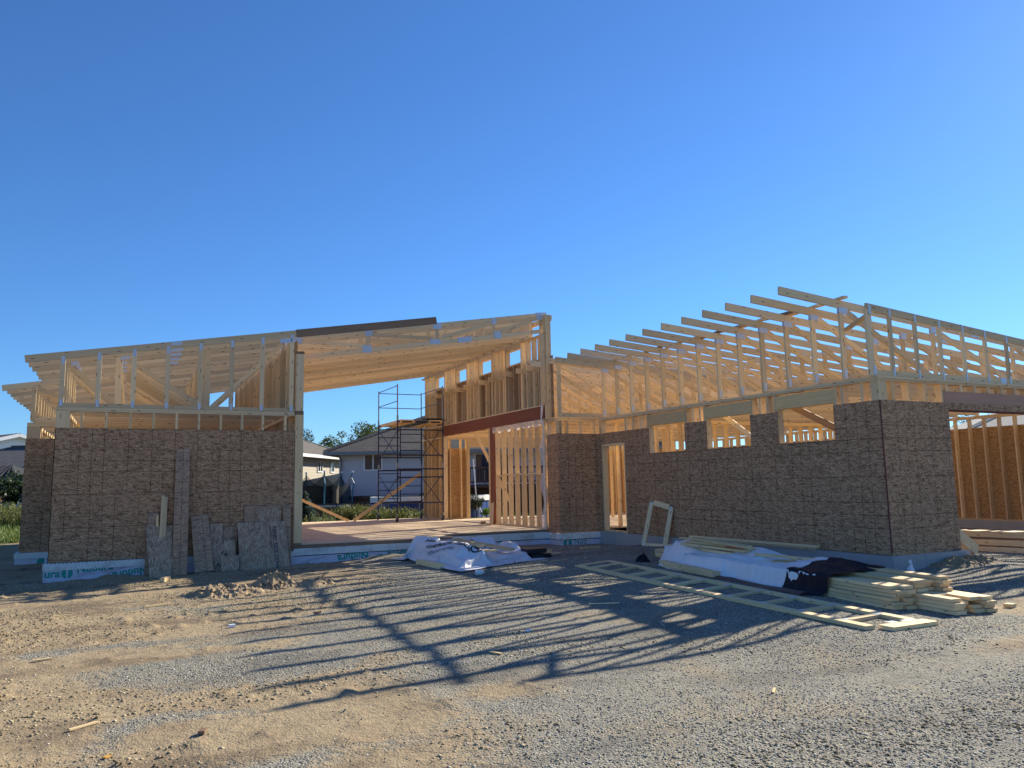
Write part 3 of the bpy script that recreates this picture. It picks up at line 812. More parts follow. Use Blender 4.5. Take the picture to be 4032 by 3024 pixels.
# ---- tall wall on the right of the great room (x = 9.40)
XC = 9.40
beam = MB(); beam.box((XC - .02, 17.16, 3.222), (XC + .12, 24.22, 3.548))
tall = part(MB().box((XC, 17.2, 3.55), (XC + .14, 26.4, 3.588)).box((XC, 17.2, 5.385), (XC + .14, 26.4, 5.425)), 'clerestory_wall', M['lumber'])
part(beam, 'red_beam', M['red_beam'], tall)
wins = [(18.41, 19.37), (20.32, 21.24), (22.20, 23.10), (24.12, 24.98)]
ss = MB(); hh = MB()
for a, b_ in wins:
    part(MB().box((XC + .002, a + .04, 4.83), (XC + .138, b_ - .04, 4.868)), 'window_sill', M['lumber'], tall); part(MB().box((XC + .01, a + .04, 5.265), (XC + .13, b_ - .04, 5.384)), 'window_header', M['lumber'], tall)
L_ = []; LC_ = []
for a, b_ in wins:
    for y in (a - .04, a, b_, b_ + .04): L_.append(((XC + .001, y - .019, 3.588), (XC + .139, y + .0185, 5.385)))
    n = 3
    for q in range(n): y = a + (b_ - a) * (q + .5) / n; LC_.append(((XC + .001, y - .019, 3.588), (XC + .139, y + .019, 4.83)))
for a, b_ in ((17.3, 18.3), (19.45, 20.25), (21.3, 22.1), (23.2, 24.05), (25.1, 26.3)):
    n = 3
    for q in range(n): y = a + (b_ - a) * (q + .35) / n; L_.append(((XC + .001, y - .019, 3.588), (XC + .139, y + .019, 5.385)))
studs(L_, tall); studs(LC_, tall, True, 'lumber_shaded')  # cripple studs take the darker lumber, their shade painted in
sheath(tall, [((XC + .155, 16.9), (0, 1, 0), 9.5, 3.24, 4.83, 0, 0)], 'osb')
part(MB().box((XC + .02, 17.02, 3.2), (XC + .17, 17.16, 5.9), 2).box((XC - .10, 17.06, 3.56), (XC + .015, 17.14, 5.42), 2), 'end_post', M['lumber_grey'], tall)
# stud wall under the beam
low = part(MB().box((XC, 17.2, 3.18), (XC + .14, 20.2, 3.218)).box((XC, 17.2, .452), (XC + .14, 20.2, .49)), 'stud_wall', M['lumber'])
studs([((XC + .001, 17.25 + .4064 * i, .49), (XC + .139, 17.288 + .4064 * i, 3.18)) for i in range(8)] + [((XC + .02, 18.45, .49), (XC + .12, 18.488, 3.18)), ((XC + .001, 17.19, .49), (XC + .139, 17.228, 3.18))], low)
nog = MB()
for i in range(7): nog.box((XC + .003, 17.29 + .4064 * i, 1.80 + .03 * (i % 2)), (XC + .137, 17.65 + .4064 * i, 1.838 + .03 * (i % 2)))
part(nog, 'blocking', M['lumber'], low)
part(MB().box((XC + .0, 20.22, .452), (XC + .13, 20.50, 3.22), 2), 'red_post', M['red_beam'], low)
part(MB().box((XC - .0, 20.505, .452), (XC + .14, 20.60, 3.22), 2), 'trimmer', M['lumber'], low)
# vapour film along the plate and the front post
fm = MB()
n = 40
for k in range(n):
    y0 = 17.15 + 3.1 * k / n; y1 = 17.15 + 3.1 * (k + 1) / n
    w0 = .012 * math.sin(k * 1.7); w1 = .012 * math.sin((k + 1) * 1.7)
    l0 = 3.05 + .03 * math.sin(k * .9); l1 = 3.05 + .03 * math.sin((k + 1) * .9)
    fm.quad(((XC - .03 + w0, y0, 3.215), (XC - .03 + w1, y1, 3.215), (XC - .035 - w1, y1, l1), (XC - .035 - w0, y0, l0)), ((0, 0), (1, 0), (1, 1), (0, 1)))
for k in range(24):
    z0 = .46 + 2.7 * k / 24; z1 = .46 + 2.7 * (k + 1) / 24
    w0 = .03 * math.sin(k * .8) + .05; w1 = .03 * math.sin((k + 1) * .8) + .05
    fm.quad(((XC - .02, 17.15, z0), (XC - .03 - w0, 17.17 + w0, z0), (XC - .03 - w1, 17.17 + w1, z1), (XC - .02, 17.15, z1)), ((0, 0), (1, 0), (1, 1), (0, 1)))
part(fm, 'vapour_film', M['film'], low)
strip = MB()
for k in range(10):
    z0 = 3.80 - .06 * k; z1 = z0 - .06
    strip.beam((XC - .05 - .006 * k, 17.12, z0), (XC - .05 - .006 * (k + 1), 17.12, z1), .012, .05 + .02 * math.sin(k * .5), (0, 1, 0))
part(strip, 'foam_strip', M['wrap'], tall)
# last stretch of that wall, behind the beam (24.22 .. 26.4)
seg = part(MB().box((XC, 24.26, 3.16), (XC + .14, 26.4, 3.20)).box((XC, 24.26, .452), (XC + .14, 26.4, .49)), 'stud_wall', M['lumber'])
studs([((XC + .001, 24.26 + .385 * i, .49), (XC + .139, 24.298 + .385 * i, 3.16)) for i in range(6)], seg)
studs([((XC + .001, 24.26 + .385 * i, 3.20), (XC + .139, 24.298 + .385 * i, 3.55)) for i in range(6)], seg, False)
sheath(seg, [((XC + .155, 24.5), (0, 1, 0), 1.9, .40, 3.24, 0, 0)], 'osb_plain')
# rear wall of the right wing (y = 24.35)
YB = 24.35
rear = part(MB().box((9.55, YB, 3.13), (20.7, YB + .14, 3.2)).box((9.55, YB, .452), (10.40, YB + .14, .49)).box((15.0, YB, .452), (20.7, YB + .14, .49)), 'rear_wall', M['lumber'])
studs([((x - .019, YB + .001, .49), (x + .019, YB + .139, 3.13)) for x in (9.57, 9.69, 10.09, 10.30)], rear)
part(MB().box((10.325, YB - .002, .49), (10.40, YB + .139, 2.86), 2), 'trimmer', M['lumber_fresh'], rear)
part(MB().box((10.325, YB + .004, 2.865), (15.05, YB + .13, 3.128)), 'header', M['lumber'], rear)
studs([((15.1 + .4064 * i, YB + .001, .49), (15.138 + .4064 * i, YB + .139, 3.13)) for i in range(14)], rear, False)
sheath(rear, [((10.40, YB + .152), (-1, 0, 0), .85, .40, 2.82, 0, 0)], 'osb_plain'); sheath(rear, [((20.7, YB + .152), (-1, 0, 0), 5.6, .40, 2.82, 0, 0)], 'osb_plain')
# diagonal braces
part(MB().beam((9.60, 22.0, 3.16), (10.80, 22.0, .95), .038, .10, (0, 1, 0)), 'brace', M['lumber'])

# ---- jut at the inner corner
jx = 9.46; jy = 16.57
jut = part(MB().box((jx, jy, 3.124), (10.62, jy + .14, 3.16)).box((jx, jy, 3.162), (10.62, jy + .14, 3.198)).box((jx, jy + .142, 3.124), (jx + .14, 17.2, 3.16)).box((jx, jy + .142, 3.162), (jx + .14, 17.2, 3.198)), 'jut_wall', M['lumber_grey'])
sheath(jut, [((jx, jy - .012), X1, 1.16, .378, 2.81, .15, 0), ((jx - .002, 17.16), (0, -1, 0), .60, .378, 2.81, .25, 0)])
studs([((x, jy + .002, .40), (x + .038, jy + .138, 3.124)) for x in (9.47, 9.53, 9.72, 10.10, 10.50)] + [((jx + .002, 17.1, .4), (jx + .138, 17.138, 3.124))], jut)

# ---- courtyard wall of the right wing (x = 10.62)
XW = 10.62
WO = [(9.22, 10.48), (11.19, 12.45), (13.15, 14.42)]
yard = part(MB().box((XW - .01, 8.31, 3.124), (XW + .15, 16.56, 3.16)).box((XW - .01, 8.31, 3.162), (XW + .15, 16.56, 3.198)), 'courtyard_wall', M['lumber_grey'])
e = (0, -1, 0)
def yr(y0, y1, z0, z1): return ((XW, y1), e, y1 - y0, z0, z1, 16.57 - y1 + .13, z0 - .378)
R_ = [yr(8.32, 15.43, .378, 2.228), yr(16.40, 16.555, .378, 2.81), yr(15.43, 16.40, 2.52, 2.81), yr(15.43, 16.40, .378, .42), yr(14.42, 15.43, 2.23, 2.81), yr(12.45, 13.15, 2.23, 2.81), yr(10.48, 11.19, 2.23, 2.81), yr(8.32, 9.22, 2.23, 2.81)]
sheath(yard, R_)
hd = []
for a, b_ in WO:
    part(MB().box((XW + .006, a - .03, 2.853), (XW + .13, b_ + .05, 3.095)), 'window_header', M['glulam'], yard)
    part(MB().box((XW + .012, a, 2.19), (XW + .15, b_, 2.227)), 'window_sill', M['lumber'], yard)
L_ = []
for a, b_ in WO:
    L_ += [((XW + .012, b_ + .005, 2.23), (XW + .15, b_ + .043, 2.852)), ((XW + .012, a - .043, 2.23), (XW + .15, a - .005, 2.852)), ((XW + .014, b_ + .052, .42), (XW + .15, b_ + .09, 3.124)), ((XW + .014, a - .068, .42), (XW + .15, a - .032, 3.124))]
for y in (8.33, 8.62, 9.02, 10.72, 10.90, 12.62, 12.85, 14.75, 15.05, 15.30, 15.36, 16.42, 16.50): L_.append(((XW + .013, y, .42), (XW + .149, y + .038, 3.124)))
studs(L_, yard)
part(MB().box((XW - .002, 15.405, .42), (XW + .15, 15.443, 2.52), 2).box((XW - .002, 16.385, .42), (XW + .15, 16.423, 2.52), 2), 'door_jamb', M['lumber_fresh'], yard)
part(MB().box((XW - .002, 15.445, 2.48), (XW + .15, 16.383, 2.53)), 'door_head', M['lumber_fresh'], yard)
part(MB().box((XW - .006, 15.41, .378), (XW + .15, 16.42, .419)), 'door_sill', M['lumber'], yard)
part(MB().box((XW + .012, 8.33, .378), (XW + .15, 15.40, .416)), 'bottom_plate', M['lumber'], yard)

# ---- garage front wall (y = 8.30)
YG = 8.306
gar = part(MB().box((XW + .152, YG + .012, 3.124), (20.75, YG + .152, 3.16)).box((XW - .01, YG - .002, 3.162), (20.75, YG + .152, 3.199)), 'garage_front_wall', M['lumber_grey'])
sheath(gar, [((XW - .0, YG), X1, 1.67, .378, 2.81, .05, 0), ((12.29, YG), X1, 4.95, 2.70, 2.81, 1.72, 2.32), ((17.24, YG), X1, 3.5, .378, 2.81, 0, 0)])
part(MB().box((12.215, YG + .013, 2.812), (17.3, YG + .12, 3.005)), 'purple_beam', M['purple_beam'], gar)
studs([((x, YG + .014, 2.4), (x + .038, YG + .15, 3.124)) for x in (10.95, 11.35, 11.75, 12.17)] + [((x, YG + .014, 3.006), (x + .038, YG + .15, 3.124)) for x in [12.3 + .38 * k for k in range(12)]], gar)
part(MB().box((XW + .004, YG + .013, 2.4), (XW + .20, YG + .15, 3.124), 2), 'corner_post', M['lumber_grey'], gar)
part(MB().box((12.20, YG + .014, .42), (12.285, YG + .15, 2.70), 2), 'opening_post', M['lumber_grey'], gar)
part(MB().box((XW - .012, YG - .006, .40), (XW + .012, YG + .004, 2.80), 2), 'corner_tape', M['dark_red'], gar)
part(MB().box((12.29, YG + .002, 2.675), (17.24, YG + .15, 2.698)), 'opening_trim', M['dark_red'], gar)

# ---- garage east wall (x = 20.75): open studs with board behind
XG = 20.75
east = part(MB().box((XG, 8.46, 3.12), (XG + .14, 24.3, 3.2)).box((XG, 8.46, .376), (XG + .14, 24.3, .414)), 'east_wall', M['lumber'])
studs([((XG + .001, 10.2 + .41 * i, .414), (XG + .139, 10.238 + .41 * i, 3.12)) for i in range(13)], east)
studs([((XG + .001, 15.6 + .41 * i, .414), (XG + .139, 15.638 + .41 * i, 3.12)) for i in range(20)], east, False)
sheath(east, [((XG + .152, 8.3), (0, 1, 0), 16.0, .36, 2.88, 0, 0)], 'osb_plain')
# ---- inner partitions of the right wing
inn = part(MB().box((10.8, 16.6, 3.12), (20.7, 16.74, 3.198)).box((10.8, 16.6, .43), (20.7, 16.74, .468)).box((14.2, 16.8, 3.12), (14.3, 24.3, 3.198)), 'inner_wall', M['lumber'])
studs([((10.85 + .4064 * i, 16.602, .468), (10.888 + .4064 * i, 16.738, 3.12)) for i in range(24)], inn, False)
studs([((14.202, 17.0 + .4064 * i, .43), (14.298, 17.038 + .4064 * i, 3.12)) for i in range(18)], inn, False)
part(MB().beam((11.0, 12.6, 3.1), (11.0, 10.0, 1.4), .038, .09, (1, 0, 0)), 'brace', M['lumber'])
part(MB().beam((10.95, 10.6, 3.0), (11.7, 8.9, 1.9), .038, .12, (1, 0, 0)), 'brace', M['brown_board'])
STUFF_STUD_O = part(STUFF_STUD, 'inner_studs', M['lumber']); STUFF_STUD_O['kind'] = 'stuff'
# braces standing in the open back of the great room
part(MB().beam((4.55, 25.6, 1.42), (6.55, 25.6, .47), .038, .09, (0, 1, 0)), 'brace', M['lumber'])
part(MB().beam((6.75, 25.7, .47), (9.1, 25.7, 2.0), .038, .11, (0, 1, 0)), 'brace', M['lumber'])
part(jt, 'form_joint', M['ink_faint'])

# ================================================================== SCAFFOLD
M['blue_steel'] = plain('blue_steel', (0.02, 0.025, 0.075), 0.45, 0.3, var=0.5, nscale=12)
M['grey_steel'] = plain('grey_steel', (0.25, 0.26, 0.28), 0.4, 0.7, var=0.3, nscale=10)
M['rubber'] = plain('rubber', (0.015, 0.015, 0.016), 0.7)
def scaffold():
    fz = 0.452
    L0 = (8.4, 24.75, fz)
    s = empty('scaffold_tower', L0, 'blue steel rolling scaffold tower with guard rails standing on the floor deck', 'scaffold')
    XL_, XR_, YN, YF_ = 7.62, 9.17, 23.7, 25.8
    for y in (YN, YF_):
        for z0, z1 in ((.72, 2.22), (2.24, 3.74)):
            fr = MB()
            fr.tube((XL_, y, z0), (XL_, y, z1), .024); fr.tube((XR_, y, z0), (XR_, y, z1), .024)
            fr.tube((XL_, y, z1 - .10), (XR_, y, z1 - .10), .024); fr.tube((XL_, y, z0 + .32), (XR_, y, z0 + .32), .02)
            if y == YF_:
                fr.tube((8.40, y, z0 + .32), (8.40, y, z1 - .10), .018)
                for k in range(4):
                    fr.tube((XL_, y, z0 + .45 + .28 * k), (8.40, y, z0 + .45 + .28 * k), .015); fr.tube((8.40, y, z0 + .58 + .28 * k), (XR_, y, z0 + .58 + .28 * k), .015)
            else:
                fr.tube((XL_, y, z1 - .36), (XR_, y, z1 - .36), .02)
                for xx in (XL_, XR_):
                    sg = 1 if xx == XL_ else -1
                    fr.tube((xx, y, z1 - .45), (xx + sg * .09, y, z1 - .36), .012)
            f = fr.build('end_frame', M['blue_steel'], s)
            cp = MB()
            for xx in (XL_, XR_):
                cp.tube((xx, y, z1 - .06), (xx, y, z1 + .10), .031)
            cp.build('coupling', M['grey_steel'], f)
        # ladder rungs between near and far on the left side
    for z0, z1 in ((.72, 2.22), (2.24, 3.74)):
        for xx in (XL_, XR_):
            cb = MB(); o = .03 if xx == XL_ else -.03
            cb.tube((xx + o, YN, z0 + .25), (xx + o, YF_, z1 - .30), .012); cb.tube((xx + o * 1.6, YF_, z0 + .25), (xx + o * 1.6, YN, z1 - .30), .012)
            cb.build('cross_brace', M['blue_steel'], s)
    for xx in (XL_, XR_):
        g = MB()
        for y in (YN, YF_): g.tube((xx, y, 3.70), (xx, y, 4.85), .021)
        for z in (4.30, 4.80): g.tube((xx, YN, z), (xx, YF_, z), .014)
        g.build('side_guard', M['grey_steel'], s)
    for y in (YN, YF_):
        if y == YN: continue
        g = MB()
        for z in (4.28, 4.78): g.tube((XL_, y, z), (XR_, y, z), .014)
        g.build('end_guard', M['grey_steel'], s)
    for k in range(3):
        w = .46; x0 = XL_ + .07 + k * .48
        b = MB().box((x0, YN - .12, 3.66), (x0 + w, YF_ + .12, 3.70)).box((x0, YN - .12, 3.60), (x0 + .04, YF_ + .12, 3.66)).box((x0 + w - .04, YN - .12, 3.60), (x0 + w, YF_ + .12, 3.66))
        for q in range(5): b.box((x0 + .04, YN + .1 + q * .45, 3.61), (x0 + w - .04, YN + .16 + q * .45, 3.658))
        b.build('platform_plank', M['lumber_grey'] if k != 1 else M['grey_steel'], s)
    for xx in (XL_, XR_):
        for y in (YN, YF_):
            c = MB().tube((xx, y, .60), (xx, y, .80), .018).box((xx - .035, y - .015, .53), (xx - .022, y + .10, .63)).box((xx + .022, y - .015, .53), (xx + .035, y + .10, .63))
            cs = c.build('caster', M['grey_steel'], s)
            MB().tube((xx - .018, y + .05, .452 + .10), (xx + .018, y + .05, .452 + .10), .10, 20).build('wheel', M['rubber'], cs)
    return s
scaffold()
bx = MB().box((8.55, 23.55, 3.702), (9.25, 23.95, 3.72)).beam((8.5, 23.6, 3.73), (9.2, 23.9, 3.76), .2, .03, (0, 1, 0))
lone(bx, 'folded_tarp', M['plastic_black'], 'black folded tarp lying on the scaffold platform', 'tarp')
# grey offcut leaning by the red post
lone(MB().beam((9.20, 20.05, .47), (9.33, 20.25, 1.05), .14, .04, (0, 1, 0)), 'wood_offcut', M['lumber_grey'], 'grey offcut leaning on the foot of the red post', 'board')
lone(MB().box((9.18, 20.64, .452), (9.30, 20.76, .53)), 'wood_block', M['brown_board'], 'dark wood block on the deck beside the red post', 'block')

# ================================================================== OFFCUTS LEANING ON THE LEFT WALL
YS = 16.33
def lean(name, xs, zb, zt_, yb, yt, mat, label, cat='board', tilt=0.0, t=.012, group='offcuts leaning on the left wing', u0=.0, prints=None, y0=None):
    """panel whose foot is at y=yb and head at y=yt, corners given by xs=(bl, br, tl, tr)."""
    bl, br, tl, tr = xs
    P = [Vector((bl, yb, zb)), Vector((br, yb, zb + tilt)), Vector((tr, yt, zt_ + tilt)), Vector((tl, yt, zt_))]
    n = (P[1] - P[0]).cross(P[3] - P[0]).normalized() * -t
    Q = [p + n for p in P]; w = (P[1] - P[0]).length; h = (P[3] - P[0]).length
    mb = MB(); U = [(u0, u0), (u0 + w, u0), (u0 + w, u0 + h), (u0, u0 + h)]
    tn = random.random()
    mb.quad(P, U, tn); mb.quad(Q[::-1], U[::-1], tn)
    for i in range(4):
        j = (i + 1) % 4
        mb.quad((P[j], P[i], Q[i], Q[j]), ((0, 0), (.1, 0), (.1, .01), (0, .01)), tn)
    V = np.array(mb.v); lo = V.min(0); hi = V.max(0)
    o = mb.build(name, M[mat], None, ((lo[0] + hi[0]) / 2, (lo[1] + hi[1]) / 2, lo[2]))
    tag(o, label, cat, group)
    if prints:
        for (u, v, body, size, ang) in prints:
            Vt, F = text_faces(body, size, .02 * size)
            eu = (P[1] - P[0]).normalized(); ev = (P[3] - P[0]).normalized(); nn = eu.cross(ev).normalized() * .004
            ca, sa = math.cos(ang), math.sin(ang)
            m2 = MB().arr([tuple(P[0] + eu * (u + a[0] * ca - a[1] * sa) + ev * (v + a[0] * sa + a[1] * ca) + nn) for a in Vt], F)
            m2.build('printed_lettering', M['ink_sheet'], o)
    return o
G = gz
lean('strand_board_offcut', (.30, .44, .34, .52), G(.4, 16.05), 1.18, 16.16, 16.32, 'osb_off', 'small grey strand board piece at the left end, behind the two thin sticks', u0=3.1)
lean('strand_board_offcut', (.40, .76, .30, .77), G(.5, 15.93) - .02, .92, 15.93, 16.26, 'osb_offv', 'square strand board offcut leaning left of the tall narrow plank', u0=5.2, tilt=.02)
lean('strand_board_plank', (.765, 1.03, .79, 1.035), G(.9, 15.98) - .01, 2.38, 15.98, 16.335, 'osb_off', 'tallest plank of strand board, narrow and leaning against the left wall', u0=.27, tilt=.02)
lean('strand_board_plank', (1.17, 1.50, 1.085, 1.40), G(1.3, 15.97) - .01, 1.09, 15.97, 16.31, 'osb_off', 'two-foot strand board plank right of the tall one, tilted to the left', u0=.2, tilt=.02)
lean('strand_board_offcut', (1.43, 1.67, 1.44, 1.67), G(1.5, 16.16), .93, 16.12, 16.32, 'osb_offv', 'upright strand board piece standing behind the printed offcut', u0=7.7)
lean('strand_board_offcut', (1.68, 1.95, 1.67, 1.94), G(1.8, 16.18), .85, 16.2, 16.33, 'osb_off', 'brown strand board piece against the wall above the low offcut', u0=.6)
lean('strand_board_offcut', (1.52, 1.91, 1.42, 1.90), G(1.7, 16.1), .60, 16.03, 16.22, 'osb_offv', 'dark printed strand board offcut lying behind the smallest piece', u0=9.2, prints=[(.16, .34, 'HHPS', .13, -.75), (.05, .12, 'GRADE', .07, -.75)])
lean('strand_board_offcut', (1.63, 1.96, 1.62, 1.96), G(1.8, 15.96), .32, 15.94, 16.0, 'osb_offv', 'smallest strand board offcut, low and wide in front of the printed one', u0=2.4)
lean('strand_board_sheet', (2.08, 2.80, 2.06, 2.78), G(2.4, 16.2), 1.28, 16.22, 16.335, 'osb_off', 'strand board sheet with a notched top behind the large square one', u0=.4, prints=[(.02, .62, 'STRUCTURAL', .10, 0)])
lean('strand_board_sheet', (2.30, 2.74, 2.34, 2.74), G(2.5, 16.17), 1.20, 16.18, 16.315, 'osb_offv', 'middle strand board sheet between the notched one and the square one', u0=4.4)
lean('strand_board_sheet', (1.985, 2.92, 1.935, 2.855), G(2.4, 15.98) - .01, .925, 15.98, 16.25, 'osb_offv', 'large square strand board sheet with a printed stripe, in front', u0=1.4, tilt=.01, prints=[(.66, .85, 'PANEL SIDE DOWN', .105, -math.pi / 2), (.60, .85, 'EXPOSURE 1 RATED', .05, -math.pi / 2)])
lean('strand_board_plank', (2.84, 2.96, 2.82, 2.975), G(2.9, 16.2), 1.25, 16.1, 16.33, 'osb_off', 'narrow strand board strip at the right end beside the post', u0=3.3)
for k, (xb, xt, ztop, lab) in enumerate(((.545, .585, 1.50, 'tall pale stick, left one of the pair leaning at the wall'), (.615, .635, 1.47, 'tall pale stick, right one of the pair leaning at the wall'), (.49, .50, 1.12, 'short pale stick left of the tall pair, behind the square offcut'))):
    lone(MB().beam((xb, 16.10, .02), (xt, 16.31, ztop), .038 if k == 2 else .055, .03, (1, 0, 0)), 'leaning_stick', M['lumber_fresh'], lab, 'stick', 'sticks leaning on the left wing')

# ================================================================== LUMBER PILE UNDER THE WHITE WRAP
PA = Vector((7.80, 6.12)); PD = Vector((0.145, 0.9894)).normalized(); PN = Vector((PD.y, -PD.x))
def pp(a, l, z): q = PA + PN * a + PD * l; return (q.x, q.y, z)
def board(a0, l0, l1, z0, w, t, label, group, mat='lumber_fresh', da=0.0, dz=0.0, name='lumber_board'):
    lone(MB().beam(pp(a0 + w / 2, l0, z0 + t / 2), pp(a0 + w / 2 + da, l1, z0 + t / 2 + dz), w, t, (PN.x, PN.y, 0)), name, M[mat], label, 'board', group)
ORD = ['lowest', 'second', 'third', 'fourth', 'fifth', 'topmost']
gzp = 0.095
t_ = .042
grp = 'boards in the wrapped lumber pile'
for layer in range(6):
    off = 0 if layer < 3 else .055
    board(off, [.02, .0, .06, .03, .0, .12][layer], 4.6, gzp + .005 + layer * t_, .138, .038, f'{ORD[layer]} board in the stack nearest the ladder frame, under the black flap', grp)
for layer in range(6):
    board(.16 + (.03 if layer > 2 else 0), [-.03, .02, -.02, .05, .0, .04][layer], 4.6, gzp + .005 + layer * t_, .125, .038, f'{ORD[layer]} board in the second stack from the ladder frame, beside the long low ends', grp)
NUM4 = ['nearest', 'second', 'third', 'farthest']
for c in range(4):
    for layer in range(4):
        e0 = [-.52, -.42, -.49, -.52][c] + [0, .03, .0, .05][layer] + (.22 if (c, layer) in ((1, 3), (2, 2)) else 0)
        board(.325 + .148 * c, e0, 4.5, gzp + .004 + layer * t_, .14, .038, f'{ORD[layer] if layer < 3 else "top"} sunlit board of the {NUM4[c]} column in the low stack that sticks out', grp)
for c in range(3):
    for layer in range(4, 7 if c < 2 else 8):
        board(.40 + .15 * c, [.05, .10, -.02][c] + .04 * (layer % 2), 4.5, gzp + .004 + layer * t_, .14, .038, ['near', 'middle', 'far'][c] + f' column board above the low stack, {["first", "second", "third", "fourth"][layer - 4]} layer up', grp)
# boards showing at the other end
grp2 = 'board ends at the far end of the wrapped pile'
for layer in range(4):
    board(.50, 4.9, 6.55 - .03 * (layer % 2), gzp + .03 + layer * t_, .30, .038, f'{ORD[layer]} board end poking out at the far left of the white wrap', grp2)
for layer in range(4, 6):
    board(.72, 4.9, 6.42, gzp + .03 + layer * t_, .28, .038, f'{["lower", "upper"][layer - 4]} of two pale board ends on the step of the far stack', grp2)

def drape(name, f, nu, nv, mat, parent=None, label=None, cat=None):
    mb = MB(); V = [f(i / (nu - 1), j / (nv - 1)) for j in range(nv) for i in range(nu)]
    F = [(j * nu + i, j * nu + i + 1, (j + 1) * nu + i + 1, (j + 1) * nu + i) for j in range(nv - 1) for i in range(nu - 1)]
    mb.arr(V, F)
    if parent is not None: return mb.build(name, mat, parent, smooth=True)
    return lone(mb, name, mat, label, cat, smooth=True)
def cloth(P0, H, steps=170, stretch=1.05, iters=7, g=.0030, pin=0.0, seed=1, fr=.75):
    """settle a sheet (grid of points) on a height field; returns the settled grid."""
    rg = np.random.default_rng(seed)
    P = P0.copy(); P[:, :, 2] += .012 * rg.normal(size=P.shape[:2])
    nv, nu = P.shape[:2]
    S = []
    def add(sl_a, sl_b, k):
        L = np.linalg.norm(P0[sl_b] - P0[sl_a], axis=2, keepdims=True) * stretch
        S.append((sl_a, sl_b, L, k))
    for o in (0, 1):
        m = (nu - o) // 2; add((slice(None), slice(o, o + 2 * m - 1, 2)), (slice(None), slice(o + 1, o + 2 * m, 2)), 1.0)
        m = (nv - o) // 2; add((slice(o, o + 2 * m - 1, 2), slice(None)), (slice(o + 1, o + 2 * m, 2), slice(None)), 1.0)
    for o in (0, 1):
        m = (nv - o) // 2
        add((slice(o, o + 2 * m - 1, 2), slice(0, nu - 1)), (slice(o + 1, o + 2 * m, 2), slice(1, nu)), .35)
        add((slice(o, o + 2 * m - 1, 2), slice(1, nu)), (slice(o + 1, o + 2 * m, 2), slice(0, nu - 1)), .35)
    def addb(sl_a, sl_b): add(sl_a, sl_b, .10)
    for o in range(4):
        i = np.arange(o, nu - 2, 4); S.append(((slice(None), i), (slice(None), i + 2), np.linalg.norm(P0[:, i + 2] - P0[:, i], axis=2, keepdims=True) * stretch, .12))
        i = np.arange(o, nv - 2, 4); S.append(((i, slice(None)), (i + 2, slice(None)), np.linalg.norm(P0[i + 2] - P0[i], axis=2, keepdims=True) * stretch, .12))
    Q = P.copy()
    for t in range(steps):
        v = (P - Q) * .93
        Q = P.copy(); P = P + v; P[:, :, 2] -= g
        for _ in range(iters):
            for a, b_, L, k in S:
                d = P[b_] - P[a]; l = np.linalg.norm(d, axis=2, keepdims=True) + 1e-9
                c = d * (.5 * k * (l - L) / l)
                P[a] += c; P[b_] -= c
        h = H(P[:, :, 0], P[:, :, 1]) + .008
        hit = P[:, :, 2] < h
        P[:, :, 2] = np.where(hit, h, P[:, :, 2])
        for ax in (0, 1): P[:, :, ax] = np.where(hit, Q[:, :, ax] + (P[:, :, ax] - Q[:, :, ax]) * (1 - fr), P[:, :, ax])
    return P
def grid_obj(G, name, mat, parent=None, label=None, cat=None, world=None):
    nv, nu = G.shape[:2]
    mb = MB(); V = [tuple(G[j, i]) if world is None else world(*G[j, i]) for j in range(nv) for i in range(nu)]
    F = [(j * nu + i, j * nu + i + 1, (j + 1) * nu + i + 1, (j + 1) * nu + i) for j in range(nv - 1) for i in range(nu - 1)]
    mb.arr(V, F)
    if parent is not None: return mb.build(name, mat, parent, smooth=True)
    return lone(mb, name, mat, label, cat, smooth=True)
def wn(a, b_, s, k): return float(vnoise(np.array([a]), np.array([b_]), s, k)[0])
def pile_h(a, l):
    z = .095 + 0 * a
    def blk(a0, a1, l0, l1, h):
        nonlocal z
        inside = sstep(a0 - .012, a0 + .004, a) * (1 - sstep(a1 - .004, a1 + .012, a)) * sstep(l0 - .012, l0 + .004, l) * (1 - sstep(l1 - .004, l1 + .012, l))
        z = np.maximum(z, .095 + (h - .095) * inside)
    blk(0, .31, -.05, 4.6, .365); blk(.30, .92, -.3, 4.55, .365); blk(.40, .85, 0, 4.55, .385); blk(.70, .85, 0, 4.5, .43)
    blk(.35, .80, 4.85, 6.5, .315); blk(.58, .86, 4.85, 6.4, .40); blk(.25, .9, 3.0, 5.3, .40); blk(-.16, -.06, 3.3, 5.1, .20)
    z = np.where(z > .2, z + .13 * np.exp(-((a - .5) / .32) ** 2 - ((l - 5.25) / .55) ** 2) + .035 * np.exp(-((a - .6) / .3) ** 2) * (1 + np.sin(l * 4.2)) + .05 * vnoise(a, l, 2.6, 5) + .03 * vnoise(a, l, 6.5, 6), z)
    return z + .012 * vnoise(a, l, 9.0, 3)
aa, ll = np.meshgrid(np.linspace(-.34, 1.42, 62), np.linspace(1.35, 5.86, 150))
W0 = np.stack([aa + .03 * vnoise(aa, ll, 2.0, 1), ll, np.full_like(aa, .68)], 2)
W1 = cloth(W0, pile_h, 160, 1.065, 6, seed=4)
wrap = grid_obj(W1, 'lumber_wrap', M['wrap'], None, 'long white sheet wrapped over the lumber pile, weighed down with boards', 'wrap', pp)
def wrap_top(a, l):
    d = (W1[:, :, 0] - a) ** 2 + (W1[:, :, 1] - l) ** 2
    return float(W1[:, :, 2][d < .006].max()) if (d < .006).any() else .4
aa, ll = np.meshgrid(np.linspace(-.38, 1.25, 66), np.linspace(.0, 1.0, 30))
edge_l = 1.14 + .22 * vnoise(aa, 0 * aa, 5.0, 2) + .12 * vnoise(aa, 0 * aa, 14.0, 3)
edge_l = edge_l - .18 * np.exp(-((aa - .55) / .45) ** 2)
